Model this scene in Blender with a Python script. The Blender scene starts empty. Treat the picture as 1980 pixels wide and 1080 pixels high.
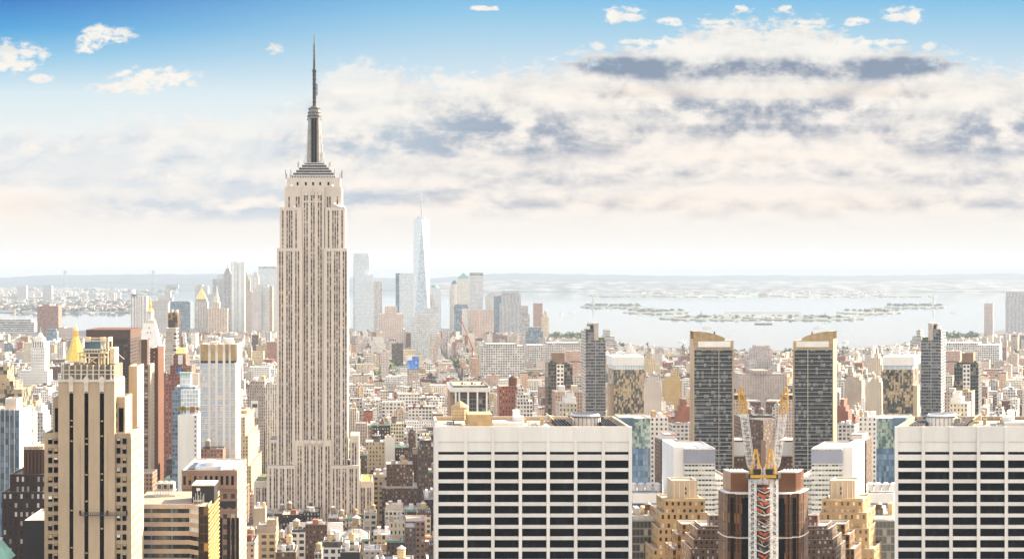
import bpy, math, random
import numpy as np
R = math.radians
random.seed(7)
scene = bpy.context.scene
col = scene.collection

# ------------------------------------------------------------------ camera
F, PX0, PY0, H0 = 2938.0, 745.0, 533.0, 236.0      # focal length in photo pixels, principal point, eye height (m)
cam_d = bpy.data.cameras.new('camera')
cam = bpy.data.objects.new('camera', cam_d)
col.objects.link(cam)
cam.location = (0, 0, H0)
cam.rotation_euler = (R(90), 0, 0)
cam_d.sensor_width = 36
cam_d.lens = F / 1980 * 36
cam_d.shift_x = (990 - PX0) / 1980
cam_d.shift_y = -(540 - PY0) / 1980
cam_d.clip_start, cam_d.clip_end = 1, 200000
scene.camera = cam

# ------------------------------------------------------------------ exposure
EXPO = 1.88
vs = scene.view_settings
vs.view_transform, vs.look, vs.gamma, vs.exposure = 'Standard', 'None', 1, EXPO
vs.use_curve_mapping = False
scene.cycles.use_denoising = True
scene.cycles.max_bounces = 6
scene.cycles.diffuse_bounces = 3
scene.cycles.glossy_bounces = 3
scene.cycles.sample_clamp_indirect = 6

# ------------------------------------------------------------------ sun
SUN_AZ, SUN_EL = 58.0, 27.0         # degrees to the right of the view, and up
sd = bpy.data.lights.new('sun', 'SUN')
so = bpy.data.objects.new('sun', sd)
col.objects.link(so)
sd.energy, sd.angle, sd.color = 4.9, R(0.5), (1.0, 0.83, 0.58)
so.rotation_euler = (R(90 - SUN_EL), 0, R(180 - SUN_AZ))
so.location = (3000, 2000, 3000)

# ------------------------------------------------------------------ node expressions
class E:
    """A shader socket (or a number) one can do sums with."""
    def __init__(s, nt, k): s.nt, s.k = nt, k
    def m(s, op, *a, clamp=False):
        n = s.nt.nodes.new('ShaderNodeMath'); n.operation = op; n.use_clamp = clamp
        for i, x in enumerate((s,) + a):
            k = x.k if isinstance(x, E) else x
            if isinstance(k, (int, float)): n.inputs[i].default_value = k
            else: s.nt.links.new(k, n.inputs[i])
        return E(s.nt, n.outputs[0])
    def __add__(s, o): return s.m('ADD', o)
    def __radd__(s, o): return s.m('ADD', o)
    def __sub__(s, o): return s.m('SUBTRACT', o)
    def __rsub__(s, o): return E(s.nt, o).m('SUBTRACT', s)
    def __mul__(s, o): return s.m('MULTIPLY', o)
    def __rmul__(s, o): return s.m('MULTIPLY', o)
    def __truediv__(s, o): return s.m('DIVIDE', o)
    def abs(s): return s.m('ABSOLUTE')
    def fract(s): return s.m('FRACT')
    def floor(s): return s.m('FLOOR')
    def lt(s, o): return s.m('LESS_THAN', o)
    def gt(s, o): return s.m('GREATER_THAN', o)
    def min(s, o): return s.m('MINIMUM', o)
    def max(s, o): return s.m('MAXIMUM', o)
    def smooth(s, a, b, c=0.0, d=1.0):
        n = s.nt.nodes.new('ShaderNodeMapRange'); n.interpolation_type = 'SMOOTHSTEP'
        s.nt.links.new(s.k, n.inputs[0])
        for i, x in enumerate((a, b, c, d)): n.inputs[i + 1].default_value = x
        return E(s.nt, n.outputs[0])
def sep(nt, v):
    n = nt.nodes.new('ShaderNodeSeparateXYZ'); nt.links.new(v, n.inputs[0])
    return [E(nt, o) for o in n.outputs]
def comb(nt, *a):
    n = nt.nodes.new('ShaderNodeCombineXYZ')
    for i, x in enumerate(a):
        k = x.k if isinstance(x, E) else x
        if isinstance(k, (int, float)): n.inputs[i].default_value = k
        else: nt.links.new(k, n.inputs[i])
    return n.outputs[0]
def noise(nt, v, scale=1.0, detail=4.0, rough=0.5, dist=0.0):
    n = nt.nodes.new('ShaderNodeTexNoise')
    if v is not None: nt.links.new(v, n.inputs['Vector'])
    n.inputs['Scale'].default_value, n.inputs['Detail'].default_value = scale, detail
    n.inputs['Roughness'].default_value, n.inputs['Distortion'].default_value = rough, dist
    return E(nt, n.outputs[0])
def mix(nt, f, a, b, blend='MIX'):
    n = nt.nodes.new('ShaderNodeMix'); n.data_type = 'RGBA'; n.blend_type = blend
    for i, x in ((0, f), (6, a), (7, b)):
        k = x.k if isinstance(x, E) else x
        if isinstance(k, (int, float)): n.inputs[i].default_value = k
        elif isinstance(k, (tuple, list)): n.inputs[i].default_value = (*k, 1) if len(k) == 3 else k
        else: nt.links.new(k, n.inputs[i])
    return n.outputs[2]
def lin(r, g, b):
    return tuple(c / 255 / 12.92 if c < 10 else ((c / 255 + .055) / 1.055) ** 2.4 for c in (r, g, b))

# ------------------------------------------------------------------ sky: Nishita above, the low band with its gradient and clouds
world = bpy.data.worlds.new('World'); scene.world = world
world.use_nodes = True
nt = world.node_tree; nt.nodes.clear()
SKY = 0.1
sky = nt.nodes.new('ShaderNodeTexSky'); sky.sky_type = 'NISHITA'; sky.sun_disc = False
sky.sun_elevation, sky.sun_rotation = R(SUN_EL), R(SUN_AZ)
sky.altitude, sky.air_density, sky.dust_density, sky.ozone_density = 200, 1.0, 1.6, 1.0
tc = nt.nodes.new('ShaderNodeTexCoord')
dx, dy, dz = sep(nt, tc.outputs['Generated'])
yy = dy.max(0.05)
u, v = dx / yy, dz / yy
U0 = (1476 - PX0) / F
X = 1476 - (u - U0).abs() * F            # the clouds of this sky repeat on either side of one bearing
Y = PY0 - v * F
XX = u * F + PX0
def curve(x, pts):
    n = nt.nodes.new('ShaderNodeFloatCurve')
    c = n.mapping.curves[0]
    while len(c.points) > 2: c.points.remove(c.points[1])
    c.points[0].location, c.points[-1].location = pts[0], pts[-1]
    for p in pts[1:-1]: c.points.new(*p)
    n.mapping.update()
    nt.links.new(x.k, n.inputs[1])
    return E(nt, n.outputs[0])
# bare sky
def ramp(x, stops):
    n = nt.nodes.new('ShaderNodeValToRGB'); el = n.color_ramp.elements
    while len(el) < len(stops): el.new(0.5)
    for e, (p, c) in zip(el, stops): e.position, e.color = p, (*lin(*c), 1)
    nt.links.new(x.k, n.inputs[0])
    return n.outputs[0]
yn = (Y + 60) / 600
bareL = ramp(yn, [(0, (0, 92, 190)), (.1, (0, 116, 204)), (.19, (50, 160, 224)), (.28, (135, 198, 236)), (.40, (214, 234, 244)), (.6, (240, 241, 240)), (.8, (248, 241, 236)), (1, (250, 243, 237))])
bareR = ramp(yn, [(0, (90, 175, 230)), (.1, (122, 192, 235)), (.19, (160, 208, 238)), (.28, (190, 220, 240)), (.42, (224, 237, 244)), (.6, (240, 241, 240)), (.8, (249, 243, 237)), (1, (251, 245, 239))])
bare = mix(nt, XX.smooth(-150, 1000), bareL, bareR)
# clouds
lift = (v + 0.03).max(0.002).m('LOGARITHM', 2.718)
YC = lift * -190                          # picture rows, squeezed towards the horizon like a receding deck
def cl(ox, oy, sx_, sy_, z, det=8, rough=.58, dist=.3):
    return noise(nt, comb(nt, (X + ox) / sx_, (YC + oy) / sy_, z), 1.0, det, rough, dist)
n1 = cl(0, 0, 150, 42, 0.3)
n2 = cl(0, 0, 170, 34, 2.7, 9, .66, .6)
n3 = noise(nt, comb(nt, X / 26, Y / 15, 7.0), 1.0, 8, 0.62, 0.3)
n4 = noise(nt, comb(nt, X / 190, Y / 26, 11.0), 1.0, 7, 0.6, 0.4)
rel = cl(6, 9, 105, 34, 5.1) - cl(-6, -9, 105, 34, 5.1)
top = curve(X / 1476, [(0, .46), (.1, .43), (.22, .41), (.34, .385), (.40, .31), (.44, .225), (.52, .245), (.6, .28), (.66, .255), (.74, .215), (.82, .175), (.9, .13), (.97, .09), (1, .085)]) * 533
deck = ((Y - top) / 40 + (n1 - 0.5) * 4.2 + (n3 - .5) * 3.2).smooth(-0.25, 0.7)
gap = (n2 * 1.0 + n4 * .5).smooth(.50, .82)
deck = deck * (1 - gap * X.smooth(350, 900, 0.75, 0.12) * Y.smooth(330, 400, 1.0, .5)) * Y.smooth(395, 470, 1.0, 0.35)
def blob(cx, cy, rx, ry):
    return 1 - ((X - cx) / rx).m('POWER', 2) - ((Y - cy) / ry).m('POWER', 2)
cum = None
for c in ((18, 112, 66, 38), (62, 104, 38, 20), (165, 85, 30, 20), (205, 68, 66, 22), (235, 66, 34, 9), (82, 153, 32, 10), (300, 152, 96, 24), (250, 168, 80, 16), (532, 95, 20, 12), (1205, 28, 48, 19), (1190, 35, 30, 14),
          (1298, 42, 32, 9), (1395, 41, 54, 9), (1385, 54, 32, 7), (1432, 18, 16, 9), (936, 16, 38, 6), (1500, 42, 20, 8), (1250, 82, 60, 8)):
    b = blob(*c); cum = b if cum is None else cum.max(b)
cum = (cum.max(-1.6) + (n3 - .5) * 4.2 - 0.02).smooth(0.0, 1.0) * 0.95
def gauss(cx, cy, rx, ry, a):
    return (((X - cx) / rx).m('POWER', 2) + ((Y - cy) / ry).m('POWER', 2)).m('MULTIPLY', -1).m('EXPONENT') * a
dk = None
for g in ((1380, 132, 240, 22, 1.0), (1180, 130, 80, 15, .8), (1440, 212, 200, 24, .8), (1190, 184, 55, 12, .6), (1290, 205, 55, 12, .6), (1450, 252, 180, 20, .6), (930, 232, 150, 34, .75), (1040, 262, 200, 28, .7), (700, 272, 160, 28, .8),
          (860, 200, 90, 14, .45), (520, 205, 120, 14, .4), (850, 290, 230, 20, .5), (230, 322, 330, 34, .85), (60, 290, 200, 30, .65), (330, 270, 260, 18, .4), (440, 352, 150, 20, .55), (100, 352, 200, 12, .5), (560, 395, 140, 28, .75), (270, 405, 140, 24, .95),
          (480, 410, 140, 20, .5), (760, 380, 270, 24, .4), (1180, 395, 250, 16, .34), (1300, 330, 270, 18, .3), (1000, 350, 150, 18, .35), (110, 428, 16, 6, .4)):
    e = gauss(*g); dk = e if dk is None else dk + e
dk = (dk.min(1.25) * (0.95 + (n2 - .5) * 2.8 + (n3 - .5) * 1.3) + (n4 - .5) * 1.1 - rel * (dk.min(1.0) * 2.8 + 1.5) + 0.04).smooth(-0.2, 1.38) * Y.smooth(405, 455, 1, 0)
bright = mix(nt, Y.smooth(60, 360), lin(254, 250, 243), lin(250, 241, 232))
shade = mix(nt, X.smooth(500, 1250), lin(164, 186, 208), lin(118, 134, 162))
cloudc = mix(nt, dk, bright, shade)
warm = gauss(40, 400, 120, 26, .8) + gauss(1330, 395, 230, 22, .55) + gauss(860, 390, 60, 12, .5) + gauss(1420, 300, 160, 8, .5) + gauss(1300, 178, 190, 12, .5)
cloudc = mix(nt, (warm * (n4 * 1.6 - .2)).max(0.0), cloudc, lin(255, 230, 206))
low = mix(nt, deck.max(cum), bare, cloudc)
lum = curve(Y / 540, [(0, .34), (.2, .34), (.55, .355), (.74, .355), (.83, .35), (.89, .385), (.94, .53), (.97, .72), (1, .72)]) * (3 / SKY / 2 ** EXPO)
low = mix(nt, 1.0, low, comb(nt, lum, lum * .977, lum * .945), 'MULTIPLY')
band = dy.smooth(0.25, 0.55) * v.smooth(0.2, 0.42, 1, 0)
vm = nt.nodes.new('ShaderNodeVectorMath'); vm.operation = 'SCALE'; nt.links.new(sky.outputs[0], vm.inputs[0]); vm.inputs[3].default_value = 1.0
# added warm cloud behind the camera, unseen, filling the shaded fronts with light
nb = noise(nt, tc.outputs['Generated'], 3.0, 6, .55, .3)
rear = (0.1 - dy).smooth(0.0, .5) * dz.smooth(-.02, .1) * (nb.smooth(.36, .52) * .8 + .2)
REAR_FILL = 0.54 / SKY
up = mix(nt, rear, vm.outputs[0], (REAR_FILL, REAR_FILL * .88, REAR_FILL * .75))
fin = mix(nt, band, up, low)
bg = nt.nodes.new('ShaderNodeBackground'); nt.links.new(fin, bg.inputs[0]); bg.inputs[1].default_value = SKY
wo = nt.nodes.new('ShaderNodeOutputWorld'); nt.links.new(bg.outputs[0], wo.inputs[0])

# ------------------------------------------------------------------ haze over the whole city and bay
HAZE = 4.9e-5
hm = bpy.data.materials.new('haze'); hm.use_nodes = True
ht = hm.node_tree; ht.nodes.clear()
pv = ht.nodes.new('ShaderNodeVolumePrincipled')
pv.inputs['Color'].default_value = (0.42, 0.505, 0.635, 1)
pv.inputs['Density'].default_value = HAZE
pv.inputs['Anisotropy'].default_value = 0.0
ho = ht.nodes.new('ShaderNodeOutputMaterial'); ht.links.new(pv.outputs[0], ho.inputs['Volume'])

# ------------------------------------------------------------------ building tools
def WX(px, D): return (px - PX0) / F * D
def WZ(py, D): return H0 - (py - PY0) / F * D
KM = 2 * (1476 - PX0) / F            # the city east of the cranes is laid out as the mirror of the city west of them
class G: mir = False
def mp(p): return (KM * p[1] - p[0], p[1], p[2]) if G.mir else p
def sx(px): return 2952 - px if G.mir else px

class MB:
    """Collects faces; build() links them as one mesh object."""
    def __init__(s, bay=3.4, flr=3.6): s.v, s.f, s.uv, s.m, s.sd = [], [], [], [], []; s.bay, s.flr, s.seed = bay, flr, random.random()
    def face(s, pts, mat=0, uv=None):
        b = len(s.v); s.v += [tuple(p) for p in pts]; s.f.append(tuple(range(b, b + len(pts))))
        s.uv.append(uv or [(p[0] / 3, p[1] / 3) for p in pts]); s.m.append(mat); s.sd.append(s.seed)
    def wall(s, a, b, z0, z1, mat=0, nb=None, nf=None):
        """upright wall from a to b (outside on the right hand when going a to b)"""
        w = math.dist(a, b); nb = nb or max(1, round(w / s.bay)); nf = nf or max(1, round((z1 - z0) / s.flr))
        s.face([(*a, z0), (*b, z0), (*b, z1), (*a, z1)], mat, [(0, 0), (nb, 0), (nb, nf), (0, nf)])
    def prism(s, poly, z0, z1, mat=0, top=1, poly2=None):
        n = len(poly); q = poly2 or poly
        for i in range(n):
            a, b, c, d = poly[i], poly[(i + 1) % n], q[(i + 1) % n], q[i]
            w = math.dist(a, b)
            nb, nf = max(1, round(w / s.bay)), max(1, round((z1 - z0) / s.flr))
            if math.dist(c, d) < 1e-4: s.face([(*a, z0), (*b, z0), (*c, z1)], mat, [(0, 0), (nb, 0), (nb / 2, nf)])
            else: s.face([(*a, z0), (*b, z0), (*c, z1), (*d, z1)], mat, [(0, 0), (nb, 0), (nb, nf), (0, nf)])
        if top is not None and math.dist(q[0], q[1]) > 1e-4: s.face([(*p, z1) for p in q], top)
    def box(s, x0, x1, y0, y1, z0, z1, mat=0, top=None):
        s.prism([(x0, y0), (x1, y0), (x1, y1), (x0, y1)], z0, z1, mat, mat if top is None else top)
    def solid(s, x0, x1, y0, y1, z0, z1, mat=0):
        s.box(x0, x1, y0, y1, z0, z1, mat)
        s.face([(x0, y0, z0), (x0, y1, z0), (x1, y1, z0), (x1, y0, z0)], mat)
    def pbox(s, x0, x1, y0, y1, z0, z1, mat=0, top=1, par=1.1, t=0.5):
        """box with a parapet round a sunk roof"""
        s.prism([(x0, y0), (x1, y0), (x1, y1), (x0, y1)], z0, z1, mat, None)
        o = [(x0, y0), (x1, y0), (x1, y1), (x0, y1)]; i = [(x0 + t, y0 + t), (x1 - t, y0 + t), (x1 - t, y1 - t), (x0 + t, y1 - t)]
        cap = 2 if top == 1 else top
        for k in range(4):
            j = (k + 1) % 4
            s.face([(*o[k], z1), (*o[j], z1), (*i[j], z1), (*i[k], z1)], cap)
            s.face([(*i[k], z1), (*i[j], z1), (*i[j], z1 - par), (*i[k], z1 - par)], cap)
        s.face([(*p, z1 - par) for p in i], top)
    def cyl(s, cx, cy, r, z0, z1, n=10, mat=0, r2=None, top=None):
        r2 = r if r2 is None else r2
        ring = lambda q: [(cx + q * math.cos(2 * math.pi * k / n), cy + q * math.sin(2 * math.pi * k / n)) for k in range(n)]
        s.prism(ring(r), z0, z1, mat, mat if top is None else top, ring(r2))
    def bar(s, p, q, w=0.3, mat=0):
        d = [q[i] - p[i] for i in range(3)]; L = math.sqrt(sum(c * c for c in d)) or 1e-6
        d = [c / L for c in d]
        a = (0, 0, 1) if abs(d[2]) < .9 else (1, 0, 0)
        c1 = [d[1] * a[2] - d[2] * a[1], d[2] * a[0] - d[0] * a[2], d[0] * a[1] - d[1] * a[0]]
        l = math.sqrt(sum(c * c for c in c1)); c1 = [c / l * w / 2 for c in c1]
        c2 = [d[1] * c1[2] - d[2] * c1[1], d[2] * c1[0] - d[0] * c1[2], d[0] * c1[1] - d[1] * c1[0]]
        o = [[sa * c1[i] + sb * c2[i] for i in range(3)] for sa, sb in ((-1, -1), (1, -1), (1, 1), (-1, 1))]
        P = [[p[i] + k[i] for i in range(3)] for k in o]; Q = [[q[i] + k[i] for i in range(3)] for k in o]
        for k in range(4):
            j = (k + 1) % 4; s.face([P[k], P[j], Q[j], Q[k]], mat)
        s.face(P[::-1], mat); s.face(Q, mat)
    def build(s, name, mats, parent=None, loc=None):
        if not s.f: return None
        me = bpy.data.meshes.new(name)
        o = (parent.parent or parent).location if parent else (loc or (0, 0, 0))
        V = [mp(p) for p in s.v]
        V = [(p[0] - o[0], p[1] - o[1], p[2] - o[2]) for p in V]
        Fc = [f[::-1] for f in s.f] if G.mir else s.f
        me.from_pydata(V, [], Fc)
        for m in (mats if isinstance(mats, (list, tuple)) else [mats]): me.materials.append(m)
        nm = len(me.materials)
        me.polygons.foreach_set('material_index', [min(k, nm - 1) for k in s.m])
        uvl = me.uv_layers.new(name='UVMap')
        flat = []
        for w in s.uv:
            for c in (w[::-1] if G.mir else w): flat += c
        uvl.data.foreach_set('uv', flat)
        at = me.attributes.new('seed', 'FLOAT', 'FACE'); at.data.foreach_set('value', s.sd)
        ob = bpy.data.objects.new(name, me); col.objects.link(ob)
        if parent: ob.parent = parent
        else: ob.location = o
        return ob

def tag(o, label=None, cat=None, group=None, kind=None):
    for k, x in (('label', label), ('category', cat), ('group', group), ('kind', kind)):
        if x: o[k] = x
    return o
def thing(name, label, cat, x, y, z=0.0, group=None):
    """an Empty at the thing's base that parents its parts; x, y on the plan before any mirroring"""
    o = bpy.data.objects.new(name, None); col.objects.link(o)
    o.empty_display_size = 2; o.location = mp((x, y, z))
    return tag(o, label, cat, group)

# ------------------------------------------------------------------ materials
def mat(name, c, rough=.8, metal=0.0, var=.12, scale=.12, spec=.5, c2=None, stretch=(1, 1, 1), emit=None):
    m = bpy.data.materials.new(name); m.use_nodes = True
    t = m.node_tree; b = t.nodes['Principled BSDF']
    g = t.nodes.new('ShaderNodeTexCoord'); mpn = t.nodes.new('ShaderNodeMapping'); mpn.inputs['Scale'].default_value = stretch
    t.links.new(g.outputs['Object'], mpn.inputs[0])
    n = noise(t, mpn.outputs[0], scale, 6, .6)
    a = t.nodes.new('ShaderNodeAttribute'); a.attribute_name = 'seed'
    n2_ = noise(t, mpn.outputs[0], scale * 9, 5, .7)
    f = (n - .5) * (2 * var / .35) + (n2_ - .5) * (2.6 * var) + 1.0 + (E(t, a.outputs['Fac']) - .5) * var * 2
    base = mix(t, n.smooth(.35, .65), c, c2) if c2 else c
    t.links.new(mix(t, 1.0, base, comb(t, f, f, f), 'MULTIPLY'), b.inputs['Base Color'])
    b.inputs['Roughness'].default_value, b.inputs['Metallic'].default_value = rough, metal
    b.inputs['Specular IOR Level'].default_value = spec
    return m
def facade(name, wall, glass=(.035, .045, .055), ww=.5, wh=.55, blind=.25, blindc=(.5, .46, .38), strip=None, var=.16, rough=.85, hue=0.0, gr=.12, line=0.0, gspec=.5, warm=0.0, var2=.0, patch=0.0):
    """wall with a grid of windows in bay (u) and storey (v) units"""
    m = bpy.data.materials.new(name); m.use_nodes = True
    t = m.node_tree; b = t.nodes['Principled BSDF']
    uv = t.nodes.new('ShaderNodeUVMap'); uv.uv_map = 'UVMap'
    ux, uy, _ = sep(t, uv.outputs[0])
    a = t.nodes.new('ShaderNodeAttribute'); a.attribute_name = 'seed'; seed = E(t, a.outputs['Fac'])
    mx = (ux.fract() - .5).abs().lt(ww / 2); my = (uy.fract() - .5).abs().lt(wh / 2)
    win = mx * my
    def wn(off):
        w = t.nodes.new('ShaderNodeTexWhiteNoise'); w.noise_dimensions = '3D'
        t.links.new(comb(t, ux.floor() + off, uy.floor(), seed * 97), w.inputs['Vector']); return E(t, w.outputs['Value'])
    r1, r2 = wn(0.0), wn(31.0)
    thr = 1 - blind
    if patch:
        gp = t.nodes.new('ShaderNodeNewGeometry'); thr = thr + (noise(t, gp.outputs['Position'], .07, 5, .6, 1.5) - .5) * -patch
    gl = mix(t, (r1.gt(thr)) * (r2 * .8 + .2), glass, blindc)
    if warm: gl = mix(t, r2.gt(1 - warm) * .85, gl, (.75, .42, .12))
    if var2: gl = mix(t, r2 * var2, gl, (glass[0] * 4 + .03, glass[1] * 4 + .03, glass[2] * 4 + .03))
    geo = t.nodes.new('ShaderNodeNewGeometry')
    n = noise(t, geo.outputs['Position'], .05, 6, .65)
    pm = t.nodes.new('ShaderNodeMapping'); pm.inputs['Scale'].default_value = (.7, .7, .06); t.links.new(geo.outputs['Position'], pm.inputs[0])
    f = (n - .5) * .8 + (noise(t, pm.outputs[0], 1.0, 5, .65) - .5) * .55 + 1.0 + (seed - .5) * var * 2
    wc = mix(t, 1.0, wall, comb(t, f, f, f), 'MULTIPLY')
    if hue:
        h = t.nodes.new('ShaderNodeHueSaturation'); t.links.new(wc, h.inputs['Color'])
        s2 = (seed * 7.31).fract()
        t.links.new(((s2 - .5) * hue + .5).k, h.inputs['Hue']); t.links.new(((seed * 3.77).fract() * 1.1 + .4).k, h.inputs['Saturation']); wc = h.outputs[0]
    if line: wc = mix(t, (uy.fract() - .97).abs().lt(.05) * line, wc, tuple(c * .45 for c in wall))
    cb = mix(t, mx, wc, strip) if strip else wc
    t.links.new(mix(t, win, cb, gl), b.inputs['Base Color'])
    t.links.new((win * (gr - rough) + rough).k, b.inputs['Roughness'])
    b.inputs['Specular IOR Level'].default_value = gspec
    return m
M = {}
M['limestone'] = mat('limestone', (.74, .655, .575), var=.10, scale=.05, stretch=(1, 1, .4))
M['limedark'] = mat('weathered limestone', (.17, .145, .11), var=.45, scale=.12, stretch=(2, 2, .4))
M['ornament'] = mat('pale terracotta', (.62, .57, .50))
M['white'] = mat('white stone', (.80, .79, .77), var=.06, scale=.05, stretch=(3, 3, .3))
M['white2'] = mat('white stone bright', (.78, .77, .75), var=.08)
M['black'] = mat('black glass', (.004, .004, .005), rough=.06, var=.05, spec=.12)
M['blackmat'] = mat('black paint', (.012, .01, .012), rough=.55, var=.2)
M['gold'] = mat('gilded copper', (.95, .62, .13), rough=.3, metal=.75, var=.15, scale=.3)
M['goldpale'] = mat('pale gilding', (.9, .7, .28), rough=.4, metal=.45, var=.12, scale=.3)
M['steelmid'] = mat('weathered nickel steel', (.26, .25, .24), rough=.45, metal=.4, var=.25, scale=.3)
M['precast'] = mat('pinkish precast panels', (.43, .345, .285), var=.12, scale=.2)
M['greymetal'] = mat('grey metal', (.33, .34, .36), var=.1)
M['framecream'] = mat('sunlit cream steel', (.68, .58, .42), var=.15, scale=.3)  # golden sunlight on the roof frame put into the colour
M['steel'] = mat('pale steel', (.55, .56, .58), rough=.35, metal=.7, var=.15, scale=.4)
M['steeldark'] = mat('dark steel', (.10, .10, .11), rough=.45, metal=.6, var=.3, scale=.5)
M['roof_grey'] = mat('gravel roof', (.34, .33, .33), var=.3, scale=.12, c2=(.46, .45, .44))
M['roof_white'] = mat('silver coated roof', (.74, .74, .75), var=.2, scale=.12, c2=(.58, .58, .59))
M['roof_tan'] = mat('buff roof', (.50, .40, .30), var=.25, scale=.15, c2=(.36, .30, .24))
M['roof_black'] = mat('tar roof', (.045, .043, .045), var=.4, scale=.15, c2=(.1, .095, .09))
M['roof_green'] = mat('planted roof', (.10, .14, .05), var=.4, scale=.3, c2=(.30, .28, .06))
M['roof_yellow'] = mat('yellow planted roof', (.45, .38, .05), var=.3, scale=.2, c2=(.2, .25, .06))
M['coping'] = mat('coping stone', (.50, .45, .40), var=.2, scale=.3)
M['wood'] = mat('weathered wood', (.36, .26, .16), var=.3, scale=.8, stretch=(3, 3, .2))
M['woodpale'] = mat('new cedar', (.58, .43, .25), var=.25, scale=.8, stretch=(3, 3, .2))
M['cone'] = mat('tank roof', (.5, .46, .42), var=.25, scale=.5)
M['copper'] = mat('green copper', (.20, .38, .32), var=.2, scale=.3)
M['tanmetal'] = mat('tan metal', (.45, .33, .18), var=.2, scale=.3)
M['crane_white'] = mat('white crane paint', (.64, .64, .65), rough=.5, var=.15)
M['crane_yellow'] = mat('yellow crane paint', (.60, .33, .03), rough=.5, var=.15)
M['orange'] = mat('orange netting', (.48, .095, .03), rough=.8, var=.3, scale=.4)
M['brick'] = mat('plain red brick', (.27, .10, .06), var=.2, scale=.1)
M['rust'] = mat('rust red brick', (.125, .043, .017), var=.15, scale=.08)
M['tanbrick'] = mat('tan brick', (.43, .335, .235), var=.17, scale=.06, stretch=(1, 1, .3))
M['brown'] = mat('brown granite', (.085, .043, .03), var=.15, scale=.1)
M['pinkgranite'] = mat('pink granite', (.29, .19, .14), var=.15, scale=.1)
M['glassblue'] = mat('blue glass', (.10, .17, .24), rough=.1, var=.3, scale=.1)
M['greenleaf'] = mat('leaves', (.06, .11, .03), var=.5, scale=.3, c2=(.10, .13, .03))
M['yellowleaf'] = mat('yellow leaves', (.50, .36, .03), var=.4, scale=.4, c2=(.3, .28, .04))
M['isleleaf'] = mat('hazed island leaves', (.09, .115, .085), var=.2, scale=.05, c2=(.13, .145, .11))  # lighter leaf copy, distance haze put into the colour
M['bark'] = mat('bark', (.08, .06, .045))
# walls with windows
FC = {}
FC['esb_strip'] = facade('windows and metal spandrels', (.21, .155, .14), (.05, .04, .042), .98, .46, .45, (.60, .55, .52), var=.05, warm=.03)
FC['punch_cream'] = facade('cream wall with punched windows', (.66, .56, .44), ww=.38, wh=.5, blind=.3, hue=.05)
FC['punch_white'] = facade('white wall with punched windows', (.80, .78, .75), ww=.4, wh=.48, blind=.3)
FC['punch_tan'] = facade('tan brick wall with punched windows', (.50, .38, .27), ww=.38, wh=.5, blind=.3, hue=.06)
FC['punch_brick'] = facade('red brick wall with punched windows', (.30, .14, .095), ww=.38, wh=.5, blind=.35, hue=.02)
FC['punch_brown'] = facade('brown brick wall with punched windows', (.11, .06, .04), ww=.42, wh=.5, blind=.35, hue=.05)
FC['punch_grey'] = facade('grey wall with punched windows', (.46, .45, .44), ww=.4, wh=.5, blind=.3, hue=.05)
FC['punch_pink'] = facade('pinkish wall with punched windows', (.54, .41, .34), ww=.38, wh=.5, blind=.3, hue=.02)
FC['loft'] = facade('loft wall with broad windows', (.58, .49, .39), ww=.62, wh=.55, blind=.3, hue=.06)
FC['loft_grey'] = facade('pale grey loft wall with broad windows', (.68, .66, .63), ww=.62, wh=.55, blind=.25, hue=.05)
FC['ribbon'] = facade('ribbon window wall', (.60, .57, .53), ww=1.0, wh=.48, blind=.2)
FC['ribbon_brown'] = facade('brown ribbon window wall', (.14, .09, .07), (.03, .03, .04), ww=.9, wh=.46, blind=.4, blindc=(.5, .5, .52))
FC['curtain_blue'] = facade('blue curtain wall', (.30, .33, .35), (.055, .095, .14), ww=.88, wh=.84, blind=.25, blindc=(.26, .32, .36), gr=.1, var2=.5)
FC['curtain_pale'] = facade('pale glass curtain wall', (.74, .77, .79), (.44, .52, .58), ww=.86, wh=.8, blind=.2, blindc=(.55, .6, .62), gr=.12, var2=.08)  # lightened so that far towers look hazed
FC['curtain_dark'] = facade('dark glass curtain wall', (.16, .15, .14), (.03, .035, .04), ww=.9, wh=.78, blind=.2, blindc=(.3, .28, .24), gr=.1)
FC['piers_white'] = facade('white piers', (.76, .74, .71), (.12, .12, .13), .45, .8, .3, strip=(.40, .40, .42))
FC['piers_cream'] = facade('cream piers', (.60, .52, .42), (.08, .07, .07), .42, .6, .3, strip=(.42, .34, .28))
FC['piers_grey'] = facade('grey piers', (.60, .61, .63), (.12, .14, .17), .5, .7, .3, strip=(.22, .24, .27))
FC['brown_slab'] = facade('dark brown office wall', (.055, .029, .022), (.014, .012, .013), ww=.78, wh=.5, blind=.18, blindc=(.22, .16, .12), var=.05)
FC['darkbrick'] = facade('dark brown brick with pale blinds', (.032, .017, .013), (.012, .012, .015), ww=.4, wh=.5, blind=.45, blindc=(.62, .62, .62), var=.05)  # many panes take a pale blind colour
FC['sunlit_brick'] = facade('sunlit buff brick with narrow windows', (.55, .44, .28), (.06, .05, .04), ww=.4, wh=.55, blind=.25, var=.05)  # lighter copy of the tan brick, sunlight painted into it
FC['granite'] = facade('pink granite with square windows', (.26, .165, .12), (.02, .018, .018), ww=.5, wh=.5, blind=.15, var=.05, line=.4)
FC['granite_sunlit'] = facade('sunlit granite with square windows', (.55, .44, .32), (.05, .045, .04), ww=.5, wh=.5, blind=.2, var=.05)  # granite again for the sunward side, sunlight put into its colour
FC['deco'] = facade('buff deco brick with windows', (.33, .215, .105), (.02, .024, .02), ww=.4, wh=.48, blind=.35, blindc=(.6, .5, .36), var=.05)
FC['deco_brown'] = facade('brown deco brick with windows', (.11, .064, .042), (.02, .018, .018), ww=.36, wh=.46, blind=.35, blindc=(.55, .55, .55), var=.05)
FC['balcony'] = facade('balcony tower glass', (.085, .08, .075), (.011, .013, .015), ww=.88, wh=.86, blind=.26, blindc=(.42, .43, .42), var=.05, gr=.1, var2=.35)
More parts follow.
